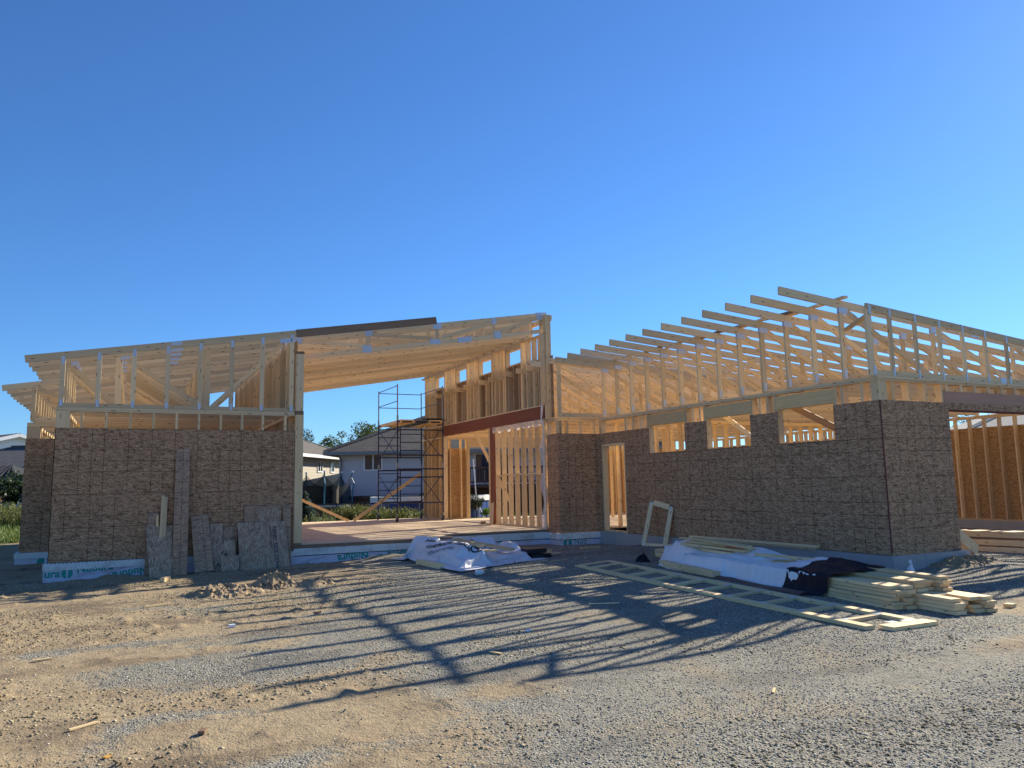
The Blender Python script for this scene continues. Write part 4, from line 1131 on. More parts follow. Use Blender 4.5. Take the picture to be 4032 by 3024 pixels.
F0 = np.stack([aa, edge_l + (1.86 - edge_l) * ll, np.full_like(aa, .66)], 2)
def flap_h(a, l): return pile_h(a, l) + .02
F1 = cloth(F0, flap_h, 150, 1.07, 6, seed=6)
grid_obj(F1, 'black_flap', M['tarp'], wrap, world=pp)
def under_f(u, v):
    l = 1.3 + 2.6 * v; a = -.16 - .14 * u + .03 * wn(v * 12, u, 1.0, 2)
    return pp(a, l, .115 + .03 * (1 - u) + .03 * wn(v * 10, u * 2, 1.0, 1))
drape('dark_underlay', under_f, 6, 40, plain('dark_film', (0.05, 0.03, 0.028), .5, var=.4), wrap)
def bag_f(u, v):
    a = u * 2 * math.pi; r = (1 - v) ** .6
    return (8.58 + .15 * r * math.cos(a), 12.0 + .16 * r * math.sin(a), .10 + .12 * (1 - r ** 2.4) * (1 + .35 * math.sin(3 * a + 1)) + .02 * math.sin(5 * a))
drape('black_bag', bag_f, 24, 10, M['tarp'], None, 'small black plastic bundle at the left end of the white wrap', 'bag')
# boards lying on and beside the wrap
wg = 'boards laid on the white wrap'
for k, (p0, p1, w, t, mt, lab) in enumerate((
    ((8.97, 11.12, .43), (8.64, 9.58, .42), .14, .05, 'lumber_grey', 'grey board at the bottom of the small stack on the white wrap'),
    ((9.10, 11.1, .43), (9.13, 9.62, .41), .14, .04, 'lumber', 'board under the red-marked one at the back of the small stack'),
    ((8.74, 11.0, .50), (8.74, 9.42, .475), .14, .04, 'lumber_fresh', 'front board in the second layer of the small stack on the wrap'),
    ((8.92, 11.0, .50), (8.95, 9.40, .475), .14, .04, 'lumber_fresh', 'long board in the second layer with a slanted right end'),
    ((8.82, 10.95, .545), (8.80, 9.40, .515), .14, .038, 'lumber_fresh', 'board with a red paint mark in the small stack on the wrap'),
    ((8.86, 10.86, .59), (8.60, 9.25, .56), .14, .04, 'lumber_fresh', 'topmost board of the small stack on the white wrap'))):
    o = lone(MB().beam(p0, p1, w, t, (1, 0, 0)), 'lumber_board', M[mt], lab, 'board', wg)
    if k == 4:
        pm = MB().beam((8.735, 9.9, .53), (8.735, 9.5, .523), .012, .036, (1, 0, 0)); pm.build('red_paint', plain('red_paint', (0.55, 0.16, 0.10), .8), o)
lone(MB().beam((8.65, 9.17, .455), (8.80, 7.95, .445), .05, .04, (1, 0, 0)), 'lumber_board', M['lumber_grey'], 'single thin stick lying on the white wrap towards its right end', 'board', wg)
lone(MB().beam((8.42, 11.2, .17), (8.08, 9.4, .16), .12, .10, (1, 0, 0)), 'timber_baulk', M['lumber_grey'], 'thick squared timber on the gravel under the edge of the white wrap', 'timber')
fg = 'boards lying along the concrete footing'
for k, (y0, y1, z, x, lab) in enumerate(((13.05, 9.68, .435, 10.56, 'upper long board lying along the concrete footing below the windows'), (12.95, 9.72, .393, 10.575, 'lower long board lying along the concrete footing below the windows'), (13.3, 12.6, .395, 10.50, 'short board end behind the peak of the white wrap'))):
    lone(MB().beam((x, y0, z), (x, y1, z + (.0)), .089, .038, (1, 0, 0)), 'lumber_board', M['lumber_fresh'], lab, 'board', fg)

# ---- ladder frame on the gravel
def ladder():
    A0, A1 = Vector((7.18, 12.0)), Vector((6.58, 5.46)); B0, B1 = Vector((8.05, 12.35)), Vector((7.24, 5.50))
    root = empty('ladder_frame', (7.2, 9.0, .11), 'long flat ladder-like timber frame lying on the gravel beside the wrapped pile', 'frame')
    zt0, zt1 = .128, .128
    MB().beam((A0.x, A0.y, zt0), (A1.x, A1.y, zt1), .115, .04, (1, 0, 0)).build('rail', M['lumber_fresh'], root)
    MB().beam((B0.x, B0.y, zt0), (B1.x, B1.y, zt1), .115, .04, (1, 0, 0)).build('rail', M['lumber_fresh'], root)
    ts = [.0] + [.068 + .0972 * k for k in range(10)]
    for k, t in enumerate(ts):
        a = A0.lerp(A1, t); b_ = B0.lerp(B1, t * .997 + .002)
        d = (b_ - a).normalized() * .058
        r = MB().beam((a.x + d.x, a.y + d.y, zt0 - .001), (b_.x - d.x, b_.y - d.y, zt0 - .001), .09, .037, (0, 1, 0)).build('rung', M['lumber_fresh'], root)
        if k > 3:
            for q, s_ in ((a + d * 1.1, 1), (b_ - d * 1.1, -1)):
                MB().box((q.x - .05, q.y - .035, zt0 + .0185), (q.x + .05, q.y + .035, zt0 + .0215)).build('connector_plate', M['plate'], r)
    e = MB().beam((6.70, 5.37, zt0), (7.34, 5.36, zt0), .17, .04, (0, 1, 0)).build('end_piece', M['lumber_fresh'], root)
    MB().box((6.86, 5.44, zt0 + .0205), (6.98, 5.52, zt0 + .0235)).build('connector_plate', M['plate'], e)
    MB().box((7.06, 5.42, zt0 + .0205), (7.24, 5.50, zt0 + .0235)).build('connector_plate', M['plate'], e)
ladder()

# ---- window-like frame leaning on the courtyard wall
def leaning_frame():
    bl, br = Vector((10.17, 14.17, .20)), Vector((10.41, 13.73, .19)); tl, tr = Vector((10.42, 14.15, 1.12)), Vector((10.58, 13.66, 1.02))
    root = empty('leaning_framework', (10.3, 13.9, .2), 'rectangular four-piece timber frame leaning against the courtyard wall', 'framework')
    n = (br - bl).cross(tl - bl).normalized()
    def bd(p, q, nm, w=.1): return MB().beam(p, q, .038, w, n).build(nm, M['lumber_grey'], root)
    bd(bl, tl, 'stile', .10); bd(br, tr, 'stile', .10); a = (br - bl).normalized() * .05
    t_ = bd(tl + a, tr - a, 'top_rail', .12); b_ = bd(bl + a, br - a, 'bottom_rail', .10)
    for p, par in ((tl, t_), (tr, t_), (bl, b_), (br, b_)):
        u = (tl - bl).normalized(); q = p - u * .03 * (1 if par is t_ else -1)
        MB().beam(q - u * .05, q + u * .05, .042, .025, n).build('connector_plate', M['plate'], par)
leaning_frame()

# ================================================================== WRAPPED SHEET BUNDLE IN FRONT OF THE DECK
def bundle_xy(s, t):
    B, C, A, D = Vector((5.38, 12.98)), Vector((7.28, 13.85)), Vector((5.10, 15.45)), Vector((7.30, 15.95))
    return B * (1 - s) * (1 - t) + C * s * (1 - t) + A * (1 - s) * t + D * s * t
def seg_d(x, y, p, q):
    px, py = p; qx, qy = q; dx, dy = qx - px, qy - py
    t = np.clip(((x - px) * dx + (y - py) * dy) / (dx * dx + dy * dy), 0, 1)
    return np.hypot(x - px - t * dx, y - py - t * dy)
def bundle_base(x, y):
    c = [bundle_xy(*q) for q in ((.06, .07), (.94, .06), (.94, .94), (.06, .94))]
    ins = np.ones_like(x)
    for i in range(4):
        p, q = c[i], c[(i + 1) % 4]; n = Vector((-(q.y - p.y), q.x - p.x)).normalized()
        ins = ins * sstep(-.03, .0, (x - p.x) * n.x + (y - p.y) * n.y)
    z = .088 + .135 * ins
    for p, q, h, r in (((5.42, 15.25), (5.72, 13.7), .27, .24), ((5.35, 15.3), (5.6, 14.9), .34, .17), ((5.6, 15.5), (7.15, 15.6), .22, .17), ((7.08, 14.9), (7.14, 14.4), .17, .13), ((5.6, 14.0), (5.9, 13.55), .20, .20), ((6.2, 15.0), (6.5, 14.2), .07, .2)):
        z = np.maximum(z, (.10 + .12 * ins) + h * np.exp(-(seg_d(x, y, p, q) / r) ** 2.4))
    return z + ins * (.035 * vnoise(x, y, 4.0, 1) + .025 * vnoise(x, y, 9.0, 2))
ss_, tt_ = np.meshgrid(np.linspace(-.09, 1.09, 96), np.linspace(-.08, 1.08, 100))
B0 = np.zeros(ss_.shape + (3,))
for j_ in range(ss_.shape[0]):
    for i_ in range(ss_.shape[1]):
        q_ = bundle_xy(ss_[j_, i_], tt_[j_, i_]); B0[j_, i_] = (q_.x, q_.y, .66)
B0[:, :, 0] += .05 * vnoise(ss_, tt_, 5.0, 1); B0[:, :, 1] += .05 * vnoise(ss_, tt_, 5.0, 2)
B1 = cloth(B0, bundle_base, 180, 1.14, 7, g=.0026, seed=9, fr=.6)
def bundle_P(s, t, up=0.0):
    u = (s + .09) / 1.18 * 95; v = (t + .08) / 1.16 * 99
    i = int(min(94, max(0, u))); j = int(min(98, max(0, v))); fu = u - i; fv = v - j
    a, b_, c, d = (Vector(B1[j, i]), Vector(B1[j, i + 1]), Vector(B1[j + 1, i]), Vector(B1[j + 1, i + 1]))
    p = a * (1 - fu) * (1 - fv) + b_ * fu * (1 - fv) + c * (1 - fu) * fv + d * fu * fv
    n = (b_ - a).cross(c - a).normalized()
    return tuple(p + n * up)
def bundle_top(x, y):
    d = (B1[:, :, 0] - x) ** 2 + (B1[:, :, 1] - y) ** 2
    return float(B1[:, :, 2][d < .008].max()) if (d < .008).any() else .3
bun = grid_obj(B1, 'wrapped_bundle', cloth_mat('bundle_wrap', (0.70, 0.70, 0.74), (0.40, 0.36, 0.32), 0.5), None, 'crumpled white printed wrap over a stack of sheets in front of the deck', 'bundle')
st_ = MB()
for k in range(5):
    c = [bundle_xy(a, b_) for a, b_ in ((.09, .10), (.91, .09), (.91, .91), (.09, .91))]
    zb = .092 + k * .022
    pts = [(q.x, q.y, zb) for q in c]; top = [(q.x, q.y, zb + .02) for q in c]
    st_.quad(pts[::-1], [(0, 0)] * 4); st_.quad(top, [(0, 0)] * 4)
    for i in range(4): st_.quad((pts[i], pts[(i + 1) % 4], top[(i + 1) % 4], top[i]), [(0, 0), (1, 0), (1, .02), (0, .02)])
st_.build('sheet_stack', M['brown_board'], bun)
def decal(body, size, s0, t0, ds, dt, mat, name='printed_lettering', bold=.045, flip=False):
    """lettering laid on the wrap: its baseline runs from (s0, t0) along (ds, dt)."""
    V, F = text_faces(body, size, bold * size)
    bm = bmesh.new(); vs = [bm.verts.new(v) for v in V]
    for f in F:
        try: bm.faces.new([vs[i] for i in f])
        except ValueError: pass
    bmesh.ops.triangulate(bm, faces=bm.faces[:])
    bmesh.ops.subdivide_edges(bm, edges=[e_ for e_ in bm.edges if e_.calc_length() > size * .25], cuts=2)
    bmesh.ops.triangulate(bm, faces=bm.faces[:])
    dv = Vector((ds, dt)); L = dv.length; dv.normalize(); pv = Vector((-dv.y, dv.x))
    V = [v.co.copy() for v in bm.verts]; bm.verts.index_update(); F = [[v.index for v in f.verts] for f in bm.faces]; bm.free()
    P = []
    for v in V:
        x, y = (v.x / 2.0), (v.y / 2.4)
        s = s0 + dv.x * x + pv.x * y; t = t0 + dv.y * x + pv.y * y
        s = min(.985, max(.015, s)); t = min(.985, max(.015, t))
        P.append(bundle_P(s, t, .009))
    MB().arr(P, F).build(name, mat, bun)
decal('OSB', .17, .70, .845, -1, .04, M['ink']); decal('LP', .17, .545, .85, -1, .04, M['ink']); decal('OSB', .17, .97, .70, -1, .04, M['ink'])
decal('OSB', .24, .25, .86, .34, -.94, M['ink'], bold=.06); decal('SHEATHING', .10, .175, .80, .30, -.95, M['ink'])
decal('INSPECT BEFORE USE', .095, .115, .74, .28, -.96, M['ink']); decal('CONSTRUCTION GRADE', .09, .07, .66, .26, -.96, M['ink_sheet'])
decal('STRAND BOARD', .085, .03, .60, .26, -.96, M['ink_faint'])
def ring_decal():
    mb = MB(); V = []; F = []
    n = 28
    for k in range(n):
        a = 2 * math.pi * k / n
        if 2.2 < a < 3.0: pass
        for r in (.045, .058): V.append(bundle_P(.30 + r * math.cos(a) - .02, .16 + .8 * r * math.sin(a), .010))
    for k in range(n - 3): F.append((2 * k, 2 * k + 1, 2 * k + 3, 2 * k + 2))
    b0 = len(V)
    for (x, y) in ((.285, .10), (.315, .10), (.315, .135), (.330, .135), (.30, .168), (.27, .135), (.285, .135)): V.append(bundle_P(x - .02, y + .03, .010))
    F.append(tuple(range(b0, b0 + 7)))
    mb.arr(V, F).build('printed_emblem', M['ink'], bun)
ring_decal()
def stripe(pts, wd, mat):
    V = []; F = []
    for k, (s, t) in enumerate(pts):
        V.append(bundle_P(s, t, .007)); V.append(bundle_P(s + wd, t + wd * .3, .007))
    for k in range(len(pts) - 1): F.append((2 * k, 2 * k + 1, 2 * k + 3, 2 * k + 2))
    MB().arr(V, F).build('dark_hem', mat, bun)
stripe([(.43 + .05 * math.sin(k * .35), .84 - .62 * k / 24) for k in range(25)], .03, M['ink'])
stripe([(.55 + .42 * k / 24, .74 - .02 * math.sin(k * .7)) for k in range(25)], .022, M['ink'])
bg_ = 'boards on the wrapped bundle'
for (x0, y0, x1, y1, lab) in ((5.92, 15.2, 6.18, 13.35, 'pale board lying on the left half of the wrapped bundle'), (6.22, 15.4, 6.75, 13.75, 'pale board lying on the right half of the wrapped bundle'), (5.86, 14.05, 5.98, 13.5, 'short board end under the left board on the wrapped bundle')):
    zs = [(k / 8, bundle_top(x0 + (x1 - x0) * k / 8, y0 + (y1 - y0) * k / 8)) for k in range(9)]
    za = max(z for k, z in zs[:4]) + .01; zb = max(z for k, z in zs[4:]) + .01
    if 'short' in lab: za = zb = min(za, zb) - .035
    lone(MB().beam((x0, y0, za + .012), (x1, y1, zb + .012), .14, .042, (1, 0, 0)), 'lumber_board', M['lumber_fresh'], lab, 'board', bg_)
lone(MB().beam((5.08, 14.5, .13), (5.22, 13.55, .11), .10, .09, (1, 0, 0)), 'timber_bearer', M['lumber'], 'short timber bearer under the left corner of the wrapped bundle', 'timber')
lone(MB().beam((5.9, 12.80, .10), (7.3, 13.35, .11), .05, .02, (0, 1, 0)), 'wood_strip', M['lumber_fresh'], 'thin wood strip on the gravel along the front of the wrapped bundle', 'stick')
for k, (x, y, z, lab) in enumerate(((7.5, 14.1, .10, 'lower of two black plastic slabs right of the wrapped bundle'), (7.42, 14.15, .20, 'upper of two black plastic slabs right of the wrapped bundle'))):
    lone(MB().box((x - .22, y - .17, z), (x + .22, y + .17, z + .085)), 'plastic_slab', M['plastic_black'], lab, 'slab', 'black slabs beside the wrapped bundle')
lone(MB().beam((7.7, 14.3, .15), (8.0, 14.45, .15), .14, .04, (0, 0, 1)), 'wood_offcut', M['lumber'], 'short offcut behind the black slabs', 'board')

# ---- small things on the ground
def jug():
    o = empty('plastic_jug', (5.32, 12.06, G(5.32, 12.06)), 'empty white plastic jug lying on the gravel before the wrapped bundle', 'jug')
    z = G(5.32, 12.06) + .075
    z = G(5.32, 12.06) + .05
    pr = [(0, .03), (.012, .047), (.10, .05), (.135, .032), (.15, .014), (.165, .014)]
    mb = MB()
    for (a, r0), (b_, r1) in zip(pr, pr[1:]): mb.tube((5.23 + a, 12.08 - a * .2, z), (5.23 + b_, 12.08 - b_ * .2, z), r0, 14, False, r1)
    mb.build('body', plain('milky_plastic', (.75, .76, .78), .35), o, smooth=True)
    MB().tube((5.395, 12.047, z), (5.41, 12.044, z), .017, 12).build('cap', plain('green_cap', (.02, .12, .05), .5), o)
jug()
def bag2():
    x, y = 10.62, 8.0; z = G(x, y) - .02
    mb = MB(); pr = [(0, .04), (.04, .055), (.09, .045), (.14, .022), (.165, .013), (.19, .024), (.22, .015), (.235, .003)]
    V = []; F = []; n = 16
    for k, (h, r) in enumerate(pr):
        for i in range(n):
            a = i * 2 * math.pi / n; rr = r * (1 + .25 * math.sin(3 * a + k) + .12 * math.sin(5 * a + 2 * k))
            V.append((x + rr * math.cos(a) + .012 * math.sin(k * 2), y + rr * math.sin(a), z + h))
    for k in range(len(pr) - 1):
        for i in range(n): F.append((k * n + i, k * n + (i + 1) % n, (k + 1) * n + (i + 1) % n, (k + 1) * n + i))
    mb.arr(V, F)
    lone(mb, 'plastic_bag', M['wrap'], 'twisted white plastic bag standing at the concrete corner', 'bag', smooth=True)
bag2()
def scrap(name, x, y, L, w, t, ang, mat, label, cat='scrap', group=None, lift=0.0):
    z = G(x, y) + t / 2 + .006 + lift
    d = Vector((math.cos(ang), math.sin(ang), 0)) * L / 2
    z0 = G(x - d.x, y - d.y); z1 = G(x + d.x, y + d.y)
    lone(MB().beam((x - d.x, y - d.y, max(z, z0 + t / 2) ), (x + d.x, y + d.y, max(z, z1 + t / 2)), w, t, (-d.y, d.x, 0)), name, mat, label, cat, group)
sg = 'wood scraps on the ground'
F_ = M['lumber_fresh']
scrap('wood_block', 9.05, 5.60, .14, .09, .04, .25, F_, 'reddish wood block alone on the gravel at the far right', 'block')
scrap('wood_offcut', 9.26, 14.91, .52, .09, .04, 0.05, M['lumber'], 'board offcut on the gravel in front of the inner corner', 'board')
scrap('wood_block', 0.62, 15.0, .19, .09, .07, 1.0, F_, 'pale chunk of wood in the sun below the leaning offcuts', 'block')
scrap('wood_sliver', -0.77, 11.7, .42, .02, .012, .35, F_, 'thin pale sliver on the bare earth at the far left', 'stick', sg)
scrap('wood_sliver', 0.41, 12.05, .40, .03, .02, .5, F_, 'pale splintered stick beside a dark hollow in the earth', 'stick', sg)
scrap('foam_scrap', 1.11, 9.55, .07, .05, .03, .2, M['wrap'], 'white foam scrap on the left among the shadow stripes', 'scrap')
scrap('wood_sliver', -0.22, 6.3, .20, .022, .012, .6, F_, 'pale sliver in the left foreground, near the picture edge', 'stick', sg)
scrap('bark_scrap', 0.50, 5.74, .07, .045, .02, 1.2, M['brown_board'], 'rough brown scrap in the left foreground', 'scrap')
scrap('dead_leaf', -0.06, 5.57, .045, .03, .008, .8, plain('yellow_leaf', (.55, .30, .05), .7), 'small orange leaf in the left foreground', 'leaf')
scrap('wood_sliver', -0.67, 8.7, .16, .03, .012, .2, F_, 'short pale sliver at the left edge, above the tyre marks', 'stick', sg)
scrap('foam_scrap', 3.83, 7.45, .06, .045, .015, .3, M['wrap'], 'white scrap in the sun between the middle shadow stripes', 'scrap')
scrap('wood_sliver', 3.11, 6.72, .14, .03, .012, 2.0, F_, 'short sliver across the shadow stripes, nearest the camera there', 'stick', sg)
scrap('wood_sliver', 5.31, 8.28, .38, .022, .012, -.35, F_, 'thin curved stick in the dark shade of the yard', 'stick', sg)
scrap('wood_sliver', 4.36, 4.51, .13, .016, .01, .7, F_, 'pale sliver in the right foreground gravel', 'stick', sg)
scrap('wood_sliver', 4.76, 14.44, .65, .022, .012, -.08, F_, 'long thin strip on the ground left of the wrapped bundle', 'stick', sg)
scrap('wood_sliver', 4.72, 15.1, .45, .03, .012, .12, F_, 'pale strip on the ground in front of the foam foundation', 'stick', sg)
scrap('wood_sliver', 7.4, 13.0, .45, .02, .012, .2, F_, 'thin strip on the gravel right of the white jug', 'stick', sg)
scrap('bark_scrap', 2.15, 9.9, .08, .05, .025, .4, M['brown_board'], 'dark clump of bark among the shadow stripes', 'scrap')

def mound(name, cx, cy, rx, ry, h, seed, label):
    """a heap of dug earth: a rough low dome with clods standing on and around it."""
    nu, nv = 70, 50
    rg = np.random.default_rng(seed)
    mb = MB()
    U, V_ = np.meshgrid(np.linspace(-1, 1, nu), np.linspace(-1, 1, nv))
    x = cx + U * rx; y = cy + V_ * ry
    r = np.sqrt(U ** 2 + V_ ** 2) * (1 + .5 * vnoise(x, y, 3.0, seed))
    e_ = np.clip(1 - r ** 1.8, 0, 1)
    nz = 1 - np.abs(3.2 * vnoise(x, y, 6, seed)); n2 = 1 - np.abs(3.0 * vnoise(x, y, 15, seed + 1)); n3 = vnoise(x, y, 34, seed + 2)
    z = ground_z(x.ravel(), y.ravel()).reshape(x.shape) - .015 + h * e_ * (.50 + .42 * nz + .14 * n2 + .35 * n3)
    Vv = [(x[a, b_], y[a, b_], z[a, b_]) for a in range(nv) for b_ in range(nu)]
    F = [(j * nu + i, j * nu + i + 1, (j + 1) * nu + i + 1, (j + 1) * nu + i) for j in range(nv - 1) for i in range(nu - 1)]
    mb.arr(Vv, F)
    for _ in range(46):
        a = rg.random() * 6.28; q = rg.random() ** .5 * 1.0
        px, py = cx + rx * q * math.cos(a), cy + ry * q * math.sin(a)
        k = (min(nv - 1, max(0, int((py - cy + ry) / (2 * ry) * (nv - 1)))), min(nu - 1, max(0, int((px - cx + rx) / (2 * rx) * (nu - 1)))))
        zz = z[k]; sz = .012 + .045 * rg.random() ** 2 * (h / .15)
        bs = [(1, 0, 0), (-.8, .3, 0), (.2, 1, .1), (-.1, -1, 0), (.1, .1, .9), (0, 0, -.6)]
        mb.arr([(px + sz * (b0 + .5 * rg.normal() * .5), py + sz * (b1 + .25 * rg.normal()), zz + sz * (b2 * .8 + .2 * rg.normal())) for b0, b1, b2 in bs],
               [(0, 2, 4), (2, 1, 4), (1, 3, 4), (3, 0, 4), (2, 0, 5), (1, 2, 5), (3, 1, 5), (0, 3, 5)])
    lone(mb, name, M['dug'], label, 'earth mound', 'mounds of dug earth')
M['dug'] = plain('dug_earth', (.34, .245, .145), .95, var=.45, nscale=18, bump=.03)
mound('earth_mound', 1.35, 12.75, .75, .45, .19, 1, 'low broad mound of dug earth in front of the leaning offcuts')
mound('earth_mound', 2.12, 13.05, .42, .34, .25, 3, 'steep lumpy mound of dug earth right of the low one')
mound('earth_mound', 2.8, 12.95, .5, .28, .10, 2, 'flattest mound of dug earth at the right end of the row')
mound('earth_mound', 11.95, 8.0, .7, .35, .16, 4, 'gravelly mound heaped against the garage corner footing')

# stacks lying inside the garage
gg = 'board stacks on the garage gravel'
for k, (p, q, z, lab) in enumerate((((14.2, 10.3), (14.6, 6.0), .17, 'lower layer of the board stack on the garage gravel'), ((14.25, 10.2), (14.7, 6.0), .30, 'middle layer of the board stack on the garage gravel'), ((14.35, 10.1), (14.8, 6.0), .45, 'top layer of the board stack on the garage gravel'))):
    mb = MB()
    for c in range(3):
        lone(MB().beam((p[0] + .15 * c, p[1] + 2 - .1 * c, z), (q[0] + .15 * c + .5, q[1] + 2.6, z), .14, .11, (1, 0, 0)), 'timber_board', M['lumber'], ['left', 'middle', 'right'][c] + ' timber in the ' + lab, 'timber', gg)
lone(MB().beam((13.1, 9.0, .66), (14.2, 9.3, .20), .05, .20, (0, 1, 0)), 'tilted_plank', M['lumber_grey'], 'grey plank tilted over the board stack beside the garage corner', 'board')

# ================================================================== BEYOND THE SITE
FH = Vector((math.sin(YAW), math.cos(YAW), 0)); RH = Vector((math.cos(YAW), -math.sin(YAW), 0))
def sd_(s, D, z): q = RH * s + FH * D; return (q.x, q.y, z)

def siding(name, col, pitch=.11):
    m, t, b = new_mat(name)
    N = NT(t)
    z = N.n("ShaderNodeSeparateXYZ", {0: N.n("ShaderNodeNewGeometry").outputs['Position']}).outputs[2]
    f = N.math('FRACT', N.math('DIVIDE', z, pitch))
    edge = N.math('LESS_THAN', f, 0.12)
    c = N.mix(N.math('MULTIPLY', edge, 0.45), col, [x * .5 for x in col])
    t.links.new(c, b.inputs['Base Color'])
    t.links.new(N.bump(f, 0.012, .8), b.inputs['Normal'])
    b.inputs['Roughness'].default_value = 0.55
    return m
def shingles(name, col, var=.35, sc=(3.0, 7.0)):
    m, t, b = new_mat(name)
    N = NT(t)
    uv = N.n("ShaderNodeTexCoord").outputs['UV']
    br = N.n("ShaderNodeTexBrick", {'Vector': uv, 'Color1': (*[x * (1 - var) for x in col], 1), 'Color2': (*[x * (1 + var) for x in col], 1), 'Mortar': (*[x * .35 for x in col], 1), 'Scale': 1.0, 'Mortar Size': .018, 'Brick Width': .32, 'Row Height': .14})
    n_ = N.noise(uv, 1.2, 4)
    c = N.mix(N.math('MULTIPLY', n_, .5), br.outputs[0], col)
    t.links.new(c, b.inputs['Base Color'])
    b.inputs['Roughness'].default_value = .9
    return m
M['sid_grey'] = siding('grey_siding', (.54, .55, .59))
M['sid_tan'] = siding('tan_siding', (.50, .45, .38), .16)
M['sid_white'] = siding('white_siding', (.78, .78, .80), .14)
M['shing_brown'] = shingles('brown_shingles', (.12, .102, .085))
M['shing_grey'] = shingles('grey_shingles', (.105, .10, .10))
M['shing_dark'] = shingles('dark_shingles', (.05, .052, .06))
M['trim'] = plain('white_trim', (.75, .75, .75), .5)
M['trim_grey'] = plain('grey_trim', (.20, .20, .20), .5)
def glass():
    m, t, b = new_mat('window_glass')
    b.inputs['Base Color'].default_value = (.035, .045, .06, 1); b.inputs['Roughness'].default_value = .12
    b.inputs['Specular IOR Level'].default_value = .3
    return m
M['glass'] = glass()

class Loc:
    """a local frame on the ground: x along the facade, y away behind it."""
    def __init__(s, s0, D0, ang):
        s.o = Vector(sd_(s0, D0, 0)); a = ang
        s.x = (RH * math.cos(a) + FH * math.sin(a)); s.y = (-RH * math.sin(a) + FH * math.cos(a))
    def p(s, x, y, z): q = s.o + s.x * x + s.y * y; return Vector((q.x, q.y, z))

def lbox(mb, L, lo, hi):
    a = L.p((lo[0] + hi[0]) / 2, lo[1], (lo[2] + hi[2]) / 2); b_ = L.p((lo[0] + hi[0]) / 2, hi[1], (lo[2] + hi[2]) / 2)
    mb.beam(a, b_, hi[0] - lo[0], hi[2] - lo[2], L.x); return mb

def hip_house(L, w, d, z0, ze, slope, mats, name, label, windows, oh=.5, left_hip=True, right_hip=True):
    root = empty(name, L.p(w / 2, d / 2, z0), label, 'house')
    wl = MB()
    c = [(0, 0), (w, 0), (w, d), (0, d)]
    for i in range(4):
        a, b_ = c[i], c[(i + 1) % 4]
        wl.quad([L.p(*a, z0 - .5), L.p(*b_, z0 - .5), L.p(*b_, ze), L.p(*a, ze)], [(0, 0), (1, 0), (1, 1), (0, 1)])
    wall = wl.build('wall', mats[0], root)
    rf = MB(); r = (d + 2 * oh) / 2; zr = ze + slope * r - .05
    A = [L.p(-oh, -oh, ze), L.p(w + oh, -oh, ze), L.p(w + oh, d + oh, ze), L.p(-oh, d + oh, ze)]
    R0 = L.p(-oh + (r if left_hip else 0), d / 2, zr); R1 = L.p(w + oh - (r if right_hip else 0), d / 2, zr)
    hyp = math.hypot(r, zr - ze); wt = w + 2 * oh
    rf.quad([A[0], A[1], R1, R0], [(0, 0), (wt, 0), (wt - r, hyp), (r, hyp)])
    rf.quad([A[2], A[3], R0, R1], [(0, 0), (wt, 0), (wt - r, hyp), (r, hyp)])
    rf.quad([A[1], A[2], R1], [(0, 0), (d + 2 * oh, 0), (r, hyp)]); rf.quad([A[3], A[0], R0], [(0, 0), (d + 2 * oh, 0), (r, hyp)])
    rf.quad([A[0], A[3], A[2], A[1]], [(0, 0)] * 4)
    roof = rf.build('roof', mats[1], root)
    g = MB()
    for lo, hi in (((-oh - .06, -oh - .08, ze - .16), (w + oh + .06, -oh, ze + .01)), ((w + oh, -oh, ze - .16), (w + oh + .08, d + oh, ze + .01)), ((-oh - .08, -oh, ze - .16), (-oh, d + oh, ze + .01))):
        lbox(g, L, lo, hi)
    g.build('gutter', mats[2], roof)
    caps = MB()
    for P, Q in ((A[0], R0), (A[1], R1), (R0, R1)):
        n = 26
        for k in range(n):
            a = P.lerp(Q, k / n); b_ = P.lerp(Q, (k + .86) / n)
            caps.beam(a + Vector((0, 0, .03)), b_ + Vector((0, 0, .055)), .26, .03, L.x)
    caps.build('ridge_cap', mats[1], roof)
    for (x0, x1, za, zb, kind) in windows:
        f = MB(); t = .07
        lbox(f, L, (x0, -.05, za), (x0 + t, .02, zb)); lbox(f, L, (x1 - t, -.05, za), (x1, .02, zb)); lbox(f, L, (x0 + t, -.05, zb - t), (x1 - t, .02, zb)); lbox(f, L, (x0 + t, -.05, za), (x1 - t, .02, za + t))
        if kind == 2: lbox(f, L, ((x0 + x1) / 2 - t / 2, -.05, za + t), ((x0 + x1) / 2 + t / 2, .02, zb - t))
        wn_ = f.build('window', M['trim'], root)
        p = MB(); p.quad([L.p(x0 + t, -.02, za + t), L.p(x1 - t, -.02, za + t), L.p(x1 - t, -.02, zb - t), L.p(x0 + t, -.02, zb - t)], [(0, 0)] * 4)
        p.build('pane', M['glass'], wn_)
    return root
LB = Loc(-9.02, 40.0, 0.0)
hb = hip_house(LB, 16.5, 10.2, .35, 3.36, .46, (M['sid_grey'], M['shing_brown'], M['trim_grey']), 'neighbour_house', 'grey sided bungalow with brown hip roof behind the scaffold', [(1.27, 2.25, 2.38, 3.26, 2), (7.0, 9.0, 1.6, 3.2, 2)], .62)
MB().tube(LB.p(.10, -.62, 3.25), LB.p(.12, -.1, 2.95), .05).tube(LB.p(.12, -.1, 2.95), LB.p(.12, -.08, .4), .05).build('downspout', M['trim_grey'], hb)
v = MB(); lbox(v, LB, (.45, -.08, 1.42), (.72, .0, 1.62)); v.build('dryer_vent', M['trim'], hb)
LA = Loc(-12.08, 38.0, rad(90 - 6.0))
